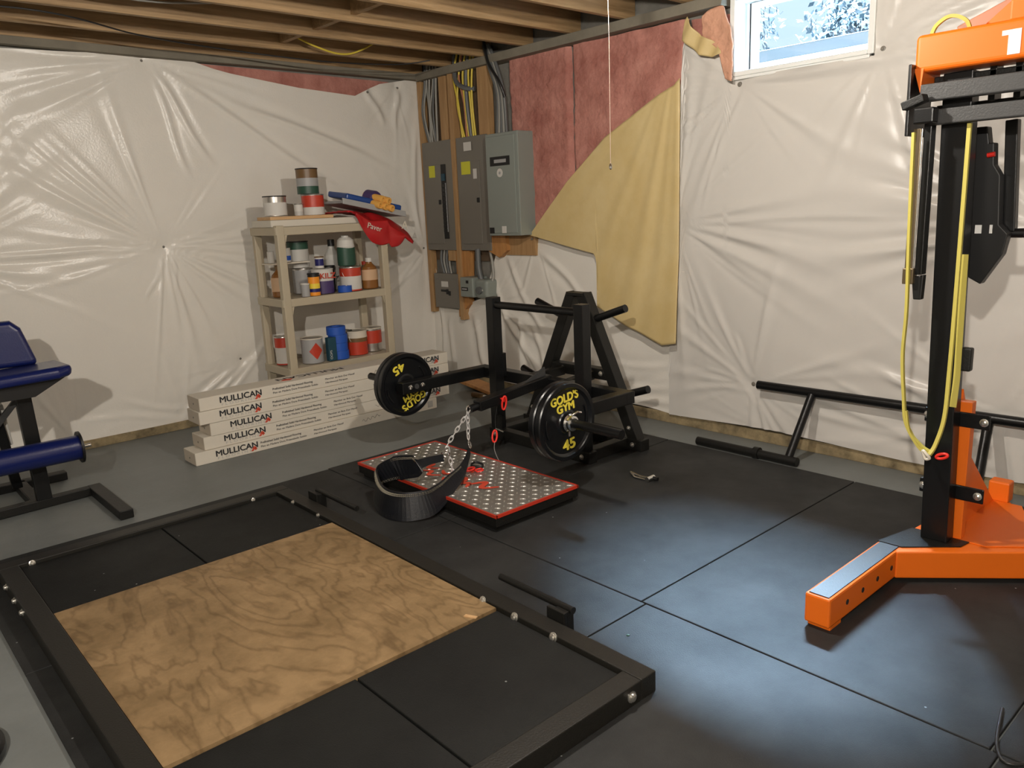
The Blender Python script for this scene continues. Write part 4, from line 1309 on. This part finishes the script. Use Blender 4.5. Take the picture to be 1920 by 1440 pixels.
# --- top shelf
fb = tag(MB().box((SX0 - .01, -.62, zt), (-1.11, -.30, zt + .050)).build('foam_board', 'foam', bevel=.006), 'white foam slab lying on the top shelf under the cans', 'foam board')
pb = tag(MB().box((-1.845, -.58, zt + .051), (-1.33, -.36, zt + .075)).build('pine_board', 'board', bevel=.002), 'short pine board on the white foam slab', 'board')
z1 = zt + .0765
can('paint_can', 'white-labelled paint can with dark lid at the left end of the top shelf', 'paint can', -1.745, -.47, z1, .083, .145, [(.05, .68, 'label_w'), (.68, .98, 'steelcan')], 'black')
can('small_can', 'small white and silver can between two paint cans on the top', 'can', -1.575, -.50, z1, .032, .085, [(.0, .35, 'greypl'), (.35, .95, 'label_w')])
can('paint_can', 'red and white gallon paint can under the brown can', 'paint can', -1.435, -.47, z1, .083, .150, [(.0, .38, 'label_w'), (.38, .95, 'redlabel')])
can('paint_can', 'shiny brown varnish can, topmost on the shelf', 'paint can', -1.465, -.47, z1 + .156, .080, .185, [(.0, .30, 'green'), (.30, .62, 'greyp'), (.62, .97, 'brown')], 'black')
# red sack, tray, blue wrapper, rollers
t = thing('plastic_sack', 'red plastic sack hanging over the top shelf right end', 'sack', (-.95, -.45, zt))
n, m2 = 44, 30
A, B = np.meshgrid(np.linspace(-1.25, -.66, n), np.linspace(-.66, -.26, m2))
Zr = zt + .085 - .16 * np.clip((A + 1.0) / .34, 0, 1) ** 1.6 + .02 * vnoise(A, B, 16, 31, 3) - .10 * np.clip((-.52 - B) / .14, 0, 1) ** 1.5 * np.clip((A + 1.22) / .2, 0, 1)
Zr = np.where(A < SX1 + .01, np.maximum(Zr, zt + .012), Zr)
grid_mesh('sack_cover', A, B, Zr, 'redbag', t, two=.012)
Zf = np.linspace(0, 1, 20)[:, None]
Af = np.linspace(-1.20, -.68, n)[None, :]
top = np.interp(Af, A[0], Zr[0])
dep = .03 + .16 * np.sin(np.clip((Af + 1.18) / .42, 0, 1) * math.pi) ** .7
Xf = Af + 0 * Zf
grid_mesh('hanging_front', Xf, -.672 - .02 * np.sin(Zf * 3.1) * np.abs(np.sin(Af * 14)) + 0 * Af, top - dep * Zf, 'redbag', t, two=.004)
text('Paver', .060, (-1.12, -.70, zt - .035), (.95, 0, -.30), (.30, 0, .95), 'cream', t, ext=.001, off=.004, width=.13)
text('A', .09, (-.80, -.70, zt - .06), (1, 0, -.1), (.1, 0, 1), 'cream', t, ext=.001, off=.004)
t = thing('paint_tray', 'grey paint tray lying tilted on the red sack', 'paint tray', (-1.0, -.45, zt + .11))
MB().prism([(-1.27, -.62, zt + .155), (-.70, -.62, zt + .035), (-.70, -.30, zt + .035), (-1.27, -.30, zt + .155)], (0, 0, .02)).prism([(-1.27, -.635, zt + .15), (-.70, -.635, zt + .03), (-.70, -.62, zt + .03), (-1.27, -.62, zt + .15)], (0, 0, .045)).build('tray', 'greyp', t, bevel=.004)
t = tag(MB().prism([(-1.22, -.60, zt + .185), (-.72, -.60, zt + .078), (-.70, -.32, zt + .075), (-1.20, -.28, zt + .215)], (.01, 0, .045)).build('blue_package', 'bluebag', bevel=.012), 'dark blue plastic package lying on the grey paint tray', 'package')
rl = thing('paint_rollers', 'bundle of yellow paint roller covers with a purple wrapper', 'paint rollers', (-.93, -.5, zt + .14))
DR = (-.30, .92, .22)
for i, (dx, dz) in enumerate(((0, 0), (.056, -.014), (.112, -.028), (.030, .044), (.086, .030))):
    p0 = Vector((-.955 + dx, -.665, zt + .128 + dz))
    MB().lathe([(.014, .03), (.014, 0), (.026, 0), (.028, .005), (.028, .19), (.014, .19)], p0, DR, 20).build('roller_cover', 'roller', rl)
mb = MB().lathe([(.060, 0), (.068, .02), (.064, .10)], (-.925, -.57, zt + .172), DR, 20)
mb.build('wrapper', 'purple', rl)
# --- middle shelf
jug('varnish_bottle', 'amber bottle behind the left shelf post', 'bottle', -1.750, -.42, zm, .125, .10, .235, 'amber', 'tan', 'brown', lab=(.18, .62))
can('small_jar', 'small grey-white jar right of the shelf post, middle shelf', 'jar', -1.640, -.61, zm, .031, .095, [(0, .95, 'greyp')], 'label_w')
t = can('caulk_canister', 'orange and yellow canister in front of the middle shelf', 'can', -1.560, -.60, zm, .043, .165, [(0, .16, 'orangelab'), (.16, .32, 'navy'), (.32, .55, 'yellowlab'), (.55, .85, 'orangelab'), (.85, 1.0, 'black')], 'black')
t = can('primer_can', 'white and purple primer can lettered KILZ', 'paint can', -1.430, -.50, zm, .083, .185, [(.0, .52, 'purple'), (.52, .97, 'label_w')], 'label_w')
text('KILZ', .058, (-1.500, -.584, zm + .118), (1, 0, 0), (0, 0, 1), 'redlabel', t, bold=.001, width=.13, off=.004)
tag(MB().box((-1.82, -.46, zm + .243), (-1.50, -.30, zm + .253)).build('thin_board', 'cream'), 'thin white board bridging the jars on the middle shelf', 'board')
can('small_cup', 'small plain white cup on the thin board, behind left post', 'cup', -1.775, -.37, zm + .254, .025, .085, [(0, 1, 'label_w')], rim=False)
can('small_cup', 'small white cup with blue band on the thin board', 'cup', -1.655, -.39, zm + .254, .030, .105, [(0, .12, 'label_w'), (.12, .45, 'tape'), (.45, 1, 'label_w')], rim=False)
can('paint_can', 'white pail with dark green top at back of the middle shelf', 'paint can', -1.52, -.315, zm + .200, .080, .20, [(0, .7, 'greypl'), (.7, 1, 'green')], 'black')
can('paint_can', 'grey paint can at the back of middle shelf under the white pail', 'paint can', -1.50, -.318, zm, .078, .19, [(0, .95, 'greyp')])
can('small_bottle', 'small white bottle with dark label on the KILZ-lettered can', 'bottle', -1.445, -.50, zm + .195, .033, .085, [(0, .2, 'label_w'), (.2, .8, 'navy'), (.8, 1, 'label_w')], 'brown')
t = tag(MB().lathe([(.030, 0), (.054, 0), (.054, .048), (.030, .048), (.030, 0)], (-1.300, -.60, zm + .001), (0, 0, 1), 32).build('tape_roll', 'tape'), 'single blue tape roll lying in front of the middle shelf', 'tape roll')
can('black_bottle', 'black bottle standing between the lettered can and the red can', 'bottle', -1.325, -.43, zm, .040, .20, [(0, 1, 'black')], 'black')
can('paint_can', 'orange-red and white paint can on the middle shelf', 'paint can', -1.205, -.54, zm, .083, .185, [(.0, .06, 'redlabel'), (.06, .62, 'label_w'), (.62, .96, 'redlabel')], handle=True)
t = jug('green_jug', 'green and white jug stacked on the orange-red can', 'jug', -1.215, -.52, zm + .195, .145, .13, .235, 'green', 'green', 'label_w', lab=(.1, .4))
MB().lathe([(.062, 0), (.070, .02), (.062, .07), (.04, .09)], (-1.215, -.52, zm + .325), (0, 0, 1), 22).build('white_label', 'label_w', t)
jug('white_jug', 'white jug at the back of the middle shelf behind the green one', 'jug', -1.235, -.33, zm, .14, .11, .40, 'greypl', 'greypl', 'black')
jug('solvent_jug', 'amber jug with white cap and tan label', 'jug', -1.035, -.55, zm, .135, .11, .245, 'amber', 'tan', 'label_w', lab=(.28, .62))
jug('dark_jug', 'dark maroon jug behind the amber jug with tan label', 'jug', -.985, -.40, zm, .11, .10, .21, 'brown', 'brown', 'redlabel')
# --- lower shelf
can('white_can', 'white can with red top behind the left post, lower shelf', 'can', -1.760, -.40, zl, .066, .215, [(0, .05, 'redlabel'), (.05, .62, 'label_w'), (.62, .97, 'redlabel')])
t = can('paint_can', 'grey paint can with red diamond label, lower shelf', 'paint can', -1.585, -.52, zl, .083, .190, [(0, .96, 'greyp')], 'cream')
cs = []
for (a, hgt) in ((-.052, .095), (0, .155), (.052, .095), (0, .035)):
    cs.append((a, hgt))
mb = MB()
vs = []
R2 = .0845
def cp(da, hgt):
    th = da / R2 - .12
    return (-1.585 + math.sin(th) * R2, -.52 - math.cos(th) * R2, zl + hgt)
N = 8
for i in range(N + 1):
    for j in range(N + 1):
        a, b = i / N, j / N
        u_, v_ = (a - b) * .056, .030 + (a + b) * .065
        vs.append(cp(u_, v_))
mb.add(vs, [(i * (N + 1) + j, i * (N + 1) + j + 1, (i + 1) * (N + 1) + j + 1, (i + 1) * (N + 1) + j) for i in range(N) for j in range(N)], True)
mb.build('diamond_label', 'redlabel', t)
t = tag(MB().box((-1.50, -.622, zl + .001), (-1.43, -.575, zl + .185)).build('teal_carton', 'teal', bevel=.003), 'narrow dark teal carton beside the blue tape stack', 'carton')
text('OOPS', .026, (-1.472, -.622, zl + .015), (0, 0, 1), (-1, 0, 0), 'label_w', t, off=.001, width=.07)
for i in range(4):
    dx = (0, -.003, .004, -.002)[i]
    tag(MB().lathe([(.038, 0), (.074, 0), (.075, .003), (.075, .0605), (.074, .0635), (.038, .0635), (.038, 0)], (-1.375 + dx - .004 * i, -.56, zl + .001 + i * .0645), (0, 0, 1), 36).build('tape_roll', 'tape'),
        'blue tape roll, %s in the lower shelf stack' % ('lowest', 'second lowest', 'second highest', 'topmost')[i], 'tape roll', 'stacked blue tape rolls')
can('paint_can', 'black paint can behind the tape stack, lower shelf', 'paint can', -1.255, -.42, zl, .078, .19, [(0, .95, 'black')], 'black')
can('paint_can', 'red and brown dripped paint can right of the tape stack', 'paint can', -1.175, -.50, zl, .083, .19, [(0, .55, 'redlabel'), (.55, .72, 'brown'), (.72, .97, 'cream')], 'cream', handle=True)
can('paint_can', 'silver and red paint can at the right end of lower shelf', 'paint can', -1.010, -.46, zl, .083, .19, [(.35, .90, 'redlabel')], 'cream', handle=True)

# ================================================================ blue bench at the left
bn = thing('leg_curl_bench', 'blue padded weight bench with roller, cut by the left edge', 'exercise bench', (-3.65, -1.1, 0))
MB().box((-3.405, -1.70, .002), (-3.335, -1.08, .052)).build('base_foot', 'blk_matt', bn, bevel=.004)
MB().bar((-3.405, -1.115, .028), (-4.9, -1.20, .028), .06, .05).build('base_rail', 'blk_matt', bn, bevel=.004)
MB().box((-4.75, -.69, .002), (-3.42, -.62, .052)).build('rear_foot', 'blk_matt', bn, bevel=.004)
MB().box((-3.70, -1.13, .05), (-3.645, -.66, .052)).box((-3.705, -1.12, .002), (-3.645, -.66, .05)).build('base_link', 'blk_matt', bn, bevel=.003)
MB().bar((-3.640, -1.135, .05), (-3.655, -1.115, .72), .075, .055, (0, 1, 0)).build('seat_post', 'blk', bn, bevel=.004)
MB().bar((-3.73, -.95, .10), (-3.80, -1.05, .72), .05, .05, (0, 1, 0)).build('rear_post', 'blk', bn, bevel=.004)
MB().bar((-3.745, -.96, .36), (-3.765, -1.0, .60), .058, .053, (0, 1, 0)).build('sliding_sleeve', 'label_w', bn, bevel=.004)
MB().bar((-3.66, -1.13, .66), (-3.80, -1.05, .48), .03, .03, (0, 1, 0)).build('brace', 'grey_steel', bn, bevel=.003)
MB().sphere((-3.645, -1.16, .715), .022).build('knob', 'greyp', bn)
# seat pad, rounded slab
def pad(name, poly, ext, bev):
    return MB().prism(poly, ext).build(name, 'blue', bn, bevel=bev, seg=5)
pad('seat_pad', [(-3.425, -1.30, .752), (-3.50, -1.34, .738), (-4.6, -1.36, .72), (-4.6, -.92, .70), (-3.50, -.92, .72), (-3.43, -.98, .745)], (0, 0, .062), .028)
MB().prism([(-3.47, -1.28, .748), (-3.62, -1.26, .665), (-4.6, -1.26, .66), (-4.6, -1.00, .66), (-3.62, -1.00, .665), (-3.47, -1.02, .748)], (0, 0, .01)).prism([(-3.45, -1.28, .75), (-3.62, -1.28, .66), (-4.6, -1.28, .66), (-4.6, -1.28, .75)], (0, .25, 0)).build('pad_backing', 'black', bn)
pad('back_pad', [(-3.520, -1.00, .79), (-3.575, -.97, 1.00), (-3.62, -.965, 1.045), (-4.6, -.965, 1.055), (-4.6, -1.00, .79)], (0, .075, 0), .03)
rp_ = Vector((-3.46, -1.30, .345))
ro = MB().cyl(rp_, rp_ + Vector((-1.2, 0, 0)), .068, 32).build('roller_pad', 'blue', bn, bevel=.008)
MB().cyl(rp_ + Vector((0, 0, 0)), rp_ + Vector((.012, 0, 0)), .088, 32).build('roller_end_disc', 'black', bn, bevel=.003)
MB().cyl(rp_ + Vector((.012, 0, 0)), rp_ + Vector((.062, 0, 0)), .010, 12).build('roller_axle', 'chrome', bn)

# black round plate edge bottom-left on the floor
tag(MB().lathe([(.0, 0), (.19, 0), (.20, .008), (.20, .030), (.19, .036), (.0, .036)], (-4.432, -3.40, .0005), (0, 0, 1), 48).build('floor_disc', 'iron'), 'black round disc on the grey floor cut by the left photo edge', 'disc')

# ================================================================ orange rack
rk = thing('power_rack', 'tall orange and black lever rack cut by the right edge', 'exercise rack', (-1.2, -4.95, MAT_T))
# front foot
ft = MB().box((-1.965, -4.895, .032), (-1.36, -4.800, .145)).build('front_foot', 'orange', rk, bevel=.008)
MB().box((-1.945, -4.890, MAT_T), (-1.86, -4.805, .034)).build('foot_pad', 'orange', ft, bevel=.003)
MB().box((-1.955, -4.885, .145), (-1.375, -4.812, .1485)).build('grip_strip', 'grey_steel', ft)
for k_ in range(4):
    MB().cyl((-1.83 + k_ * .125, -4.8945, .088), (-1.83 + k_ * .125, -4.8965, .088), .0105, 16).build('adjustment_hole', 'dark', ft)
MB().bar((-1.385, -4.865, .0885), (-.72, -5.60, .0885), .095, .113).build('base_beam', 'orange', rk, bevel=.006)
MB().prism([(-1.372, -4.802, .1465), (-1.15, -4.85, .1465), (-1.15, -5.07, .1465), (-1.215, -5.06, .1465), (-1.37, -4.895, .1465)], (0, 0, .004)).build('base_plate', 'blk_matt', rk)
MB().prism([(-1.149, -4.86, .1462), (-.60, -4.90, .1462), (-.60, -5.10, .1462), (-1.02, -5.28, .1462), (-1.149, -5.13, .1462)], (0, 0, .004)).build('base_plate', 'orange', rk)
MB().box((-1.10, -5.05, .032), (-.56, -4.955, .145)).build('rear_foot', 'orange', rk, bevel=.008)
MB().box((-.60, -5.045, .145), (-.53, -4.960, .24)).build('rear_foot_end', 'orange', rk, bevel=.008)
# upright and its orange channel
UP = MB().bar((-1.188, -4.960, .150), (-1.188, -4.921, 1.95), .100, .074, (1, 0, 0)).build('upright', 'blk', rk, bevel=.004)
MB().box((-1.140, -5.035, .145), (-1.095, -4.925, .72)).build('channel', 'orange', rk, bevel=.003)
MB().prism([(-1.095, -4.985, .145), (-1.095, -4.985, .76), (-1.06, -4.985, .70), (-1.035, -4.985, .52), (-.60, -4.985, .15)], (0, .012, 0)).build('gusset', 'orange', rk)
for zz in (.650, .348):
    MB().box((-1.151, -5.105, zz - .030), (-1.141, -4.865, zz + .030)).build('clamp_plate', 'blk', rk, bevel=.004)
    for yb in (-4.880, -5.085):
        bolt(rk, (-1.151, yb, zz), (-1, 0, 0), .012)
# knob bracket
MB().box((-1.235, -5.045, .86), (-1.20, -5.005, .95)).build('latch', 'blk_matt', rk, bevel=.006)
# head
hd = MB().box((-1.30, -5.9, 1.955), (-1.14, -4.795, 2.085)).build('head_cover', 'orange', rk, bevel=.018, seg=4)
MB().prism([(-1.30, -4.797, 1.97), (-1.30, -4.822, 1.885), (-1.30, -4.830, 1.97)], (.16, 0, 0)).build('cover_lip', 'orange', hd)
# white numeral one
nb = MB().prism([(-1.3005, -5.077, 2.050), (-1.3005, -5.135, 2.050), (-1.3005, -5.135, 1.971), (-1.3005, -5.097, 1.971), (-1.3005, -5.097, 2.034), (-1.3005, -5.077, 2.034)], (-.0015, 0, 0))
nb.build('white_numeral', 'white', hd)
for z0_, z1_, xf, y0_ in ((1.852, 1.912, -1.31, -4.825), (1.768, 1.822, -1.30, -4.860)):
    MB().box((xf, -5.9, z0_), (xf + .05, y0_, z1_)).build('head_beam', 'grey_steel', rk, bevel=.005)
MB().box((-1.20, -5.9, 1.922), (-1.15, -4.83, 1.945)).build('head_beam', 'blk_matt', rk, bevel=.004)
MB().box((-1.16, -5.9, 1.828), (-1.12, -4.83, 1.846)).build('head_beam', 'blk_matt', rk, bevel=.004)
MB().box((-1.33, -4.800, 1.735), (-1.13, -4.788, 1.985)).build('side_plate', 'blk', rk, bevel=.003)
bolt(rk, (-1.28, -4.787, 1.925), (0, 1, 0), .013)
MB().bar((-1.34, -4.785, 1.838), (-1.345, -4.862, 1.862), .03, .045, (1, 0, 0)).build('stop_block', 'blk_matt', rk, bevel=.004)
MB().bar((-1.33, -4.825, 1.80), (-1.33, -4.895, 1.80), .05, .055).build('catch_block', 'blk', rk, bevel=.006)
for yy in (-5.02, -5.10):
    MB().box((-1.20, yy - .018, 1.84), (-1.13, yy + .004, 1.96)).build('spacer', 'blk', rk, bevel=.002)
# hanging arm on the left of the upright
MB().box((-1.30, -4.836, 1.245), (-1.285, -4.808, 1.76)).build('guide_bar', 'bronze', rk, bevel=.002)
MB().box((-1.302, -4.842, 1.235), (-1.296, -4.837, 1.76)).build('guide_bar', 'chrome', rk, bevel=.002)
MB().box((-1.295, -4.870, 1.225), (-1.25, -4.843, 1.80)).build('hanging_arm', 'blk', rk, bevel=.003)
MB().box((-1.31, -4.845, 1.19), (-1.27, -4.805, 1.25)).build('arm_sleeve', 'bronze', rk, bevel=.003)
MB().prism([(-1.29, -4.832, 1.215), (-1.29, -4.876, 1.225), (-1.29, -4.872, 1.13), (-1.29, -4.842, 1.13)], (.03, 0, 0)).build('arm_tip', 'black', rk, bevel=.004)
# lever assembly right of the upright
MB().prism([(-1.08, -4.930, 1.76), (-1.08, -4.985, 1.76), (-1.08, -4.995, 1.70), (-1.08, -5.012, 1.70), (-1.08, -5.018, 1.62), (-1.08, -5.042, 1.58), (-1.08, -5.052, 1.40), (-1.08, -5.085, 1.365), (-1.08, -5.072, 1.29), (-1.08, -5.005, 1.175), (-1.08, -4.960, 1.20)], (.05, 0, 0)).build('lever_housing', 'black', rk, bevel=.004)
MB().bar((-1.0, -5.045, 1.78), (-1.0, -5.068, 1.37), .042, .042, (1, 0, 0)).build('lever_bar', 'blk', rk, bevel=.004)
MB().cyl((-1.0, -5.06, 1.365), (-1.0, -5.12, 1.365), .018, 14).build('lever_pivot', 'black', rk)
MB().box((-1.0815, -4.995, 1.368), (-1.0795, -4.972, 1.40)).box((-1.0815, -5.032, 1.368), (-1.0795, -5.022, 1.40)).build('white_marks', 'white', rk)
MB().cyl((-1.085, -4.995, 1.655), (-1.085, -5.02, 1.658), .009, 10).build('red_pin', 'redclip', rk)
MB().cyl((-1.0, -5.13, 1.655), (-1.0, -5.9, 1.66), .008, 10).build('cross_rod', 'black', rk)
# upper lever pieces
MB().bar((-1.08, -4.87, 2.10), (-1.08, -5.60, 2.38), .05, .052).build('upper_arm', 'pinkbeam', rk, bevel=.004)
MB().prism([(-1.16, -4.955, 2.088), (-1.16, -5.075, 2.185), (-1.16, -5.5, 2.3), (-1.16, -5.5, 2.088)], (.03, 0, 0)).build('upper_gusset', 'orange', rk)
MB().box((-1.24, -5.5, 2.087), (-1.17, -5.075, 2.16)).build('upper_housing', 'orange', rk, bevel=.008)

# yellow resistance band looped over the head
def band_strip(pts, w, th, name, m, parent, axis=(0, 1, 0)):
    P = spline(pts, 8)
    mb = MB()
    vs = []
    n = len(P)
    for i, p in enumerate(P):
        d = (P[min(i + 1, n - 1)] - P[max(i - 1, 0)]).normalized()
        s = (Vector(axis) - d * d.dot(Vector(axis)))
        s = s.normalized() if s.length > .05 else d.orthogonal().normalized()
        t2 = d.cross(s)
        vs += [p + s * w / 2 + t2 * th / 2, p - s * w / 2 + t2 * th / 2, p - s * w / 2 - t2 * th / 2, p + s * w / 2 - t2 * th / 2]
    fs = []
    for i in range(n - 1):
        for k in range(4):
            fs.append((4 * i + k, 4 * i + (k + 1) % 4, 4 * i + 4 + (k + 1) % 4, 4 * i + 4 + k))
    fs += [(3, 2, 1, 0), (4 * n - 4, 4 * n - 3, 4 * n - 2, 4 * n - 1)]
    mb.add(vs, fs)
    return mb.build(name, m, parent)
rb = thing('resistance_band', 'yellow rubber resistance band hanging in a long loop on the rack', 'resistance band', (-1.32, -4.9, .55))
band_strip([(-1.345, -4.828, 1.745), (-1.34, -4.833, 1.40), (-1.335, -4.840, 1.10), (-1.33, -4.835, .92), (-1.33, -4.850, .75), (-1.33, -4.865, .65), (-1.325, -4.915, .565), (-1.32, -4.955, .535)], .010, .016, 'left_strand', 'band', rb, (0, 1, 0))
band_strip([(-1.33, -4.862, .70), (-1.33, -4.880, .62), (-1.32, -4.925, .565), (-1.31, -4.955, .545)], .008, .012, 'left_strand', 'band', rb, (0, 1, 0))
band_strip([(-1.26, -4.985, 1.765), (-1.26, -4.985, 1.45), (-1.26, -4.985, 1.10), (-1.265, -4.985, .85), (-1.28, -4.985, .68), (-1.30, -4.968, .575), (-1.32, -4.955, .535)], .013, .014, 'right_strand', 'band', rb, (0, 1, 0))
band_strip([(-1.235, -4.996, 1.30), (-1.235, -5.000, 1.0), (-1.235, -5.002, .84), (-1.25, -5.002, .72)], .024, .004, 'right_strand', 'band', rb, (0, 1, 0))
MB().tube(spline([(-1.345, -4.94, .555), (-1.35, -4.955, .545), (-1.345, -4.965, .53), (-1.345, -4.95, .525)], 6, True), .006, 8, True).build('tie', 'cream', rb)
band_strip([(-1.26, -4.835, 2.086), (-1.25, -4.845, 2.115), (-1.24, -4.875, 2.138), (-1.23, -4.905, 2.138), (-1.22, -4.935, 2.118), (-1.21, -4.945, 2.088)], .012, .012, 'top_loop', 'band', rb, (1, 0, 0))
carabiner((-1.245, -4.975, .515), (0, .8, -.3), (0, .2, 1), 'red clip below the yellow band knot on the upright', hl=.022, hw2=.009, r=.006)

# ================================================================ black tube stand along right wall
st = thing('bar_stand', 'low black tubular stand leaning along the right wall', 'bar stand', (-.35, -3.6, 0))
MB().cyl((-.12, -3.50, .395), (-.12, -5.6, .405), .027, 20).build('top_bar', 'blk', st)
for ya, yb in ((-3.86, -3.835), (-4.80, -4.83)):
    MB().cyl((-.13, ya, .385), (-.335, yb, .035), .024, 16).build('leg', 'blk', st)
MB().cyl((-.348, -3.215, .030), (-.348, -3.90, .030), .027, 20).build('floor_bar', 'blk_matt', st)
MB().cyl((-.348, -4.70, .030), (-.348, -5.4, .030), .027, 20).build('floor_bar', 'blk_matt', st)
MB().cyl((-.348, -3.62, .034), (-.348, -3.655, .034), .036, 20).build('ring_stop', 'blk_matt', st)
# small clutter by the corner
tag(MB().bar((-.16, -.62, .05), (-.26, -1.20, .025), .16, .03).build('wood_scrap', 'orangewood', bevel=.004), 'orange-brown scrap board on the floor in the room corner', 'wood scrap')
t = thing('small_bottle', 'small dark bottle with white tip lying by the scrap board', 'bottle', (-.42, -1.08, 0))
MB().cyl((-.42, -1.02, .024), (-.40, -1.14, .024), .022, 16).build('bottle', 'brown', t)
MB().cyl((-.40, -1.14, .024), (-.395, -1.18, .024), .010, 12).build('tip', 'label_w', t)
tag(MB().tube(spline([(-2.02, -5.46, .022), (-2.20, -5.50, .022), (-2.27, -5.545, .022), (-2.20, -5.60, .022), (-2.02, -5.64, .022)], 4), .005, 6).build('black_cord', 'cable_k'), 'bent thin black cord on the mat at the bottom right corner', 'strap')  # unidentified dark line, modelled as a thin bent cord
tag(MB().sphere((-2.46, -4.39, MAT_T + .002), .007, 8, (1, 1, .3)).build('green_crumb', 'green'), 'tiny green crumb on the mat beside the platform corner', 'crumb')
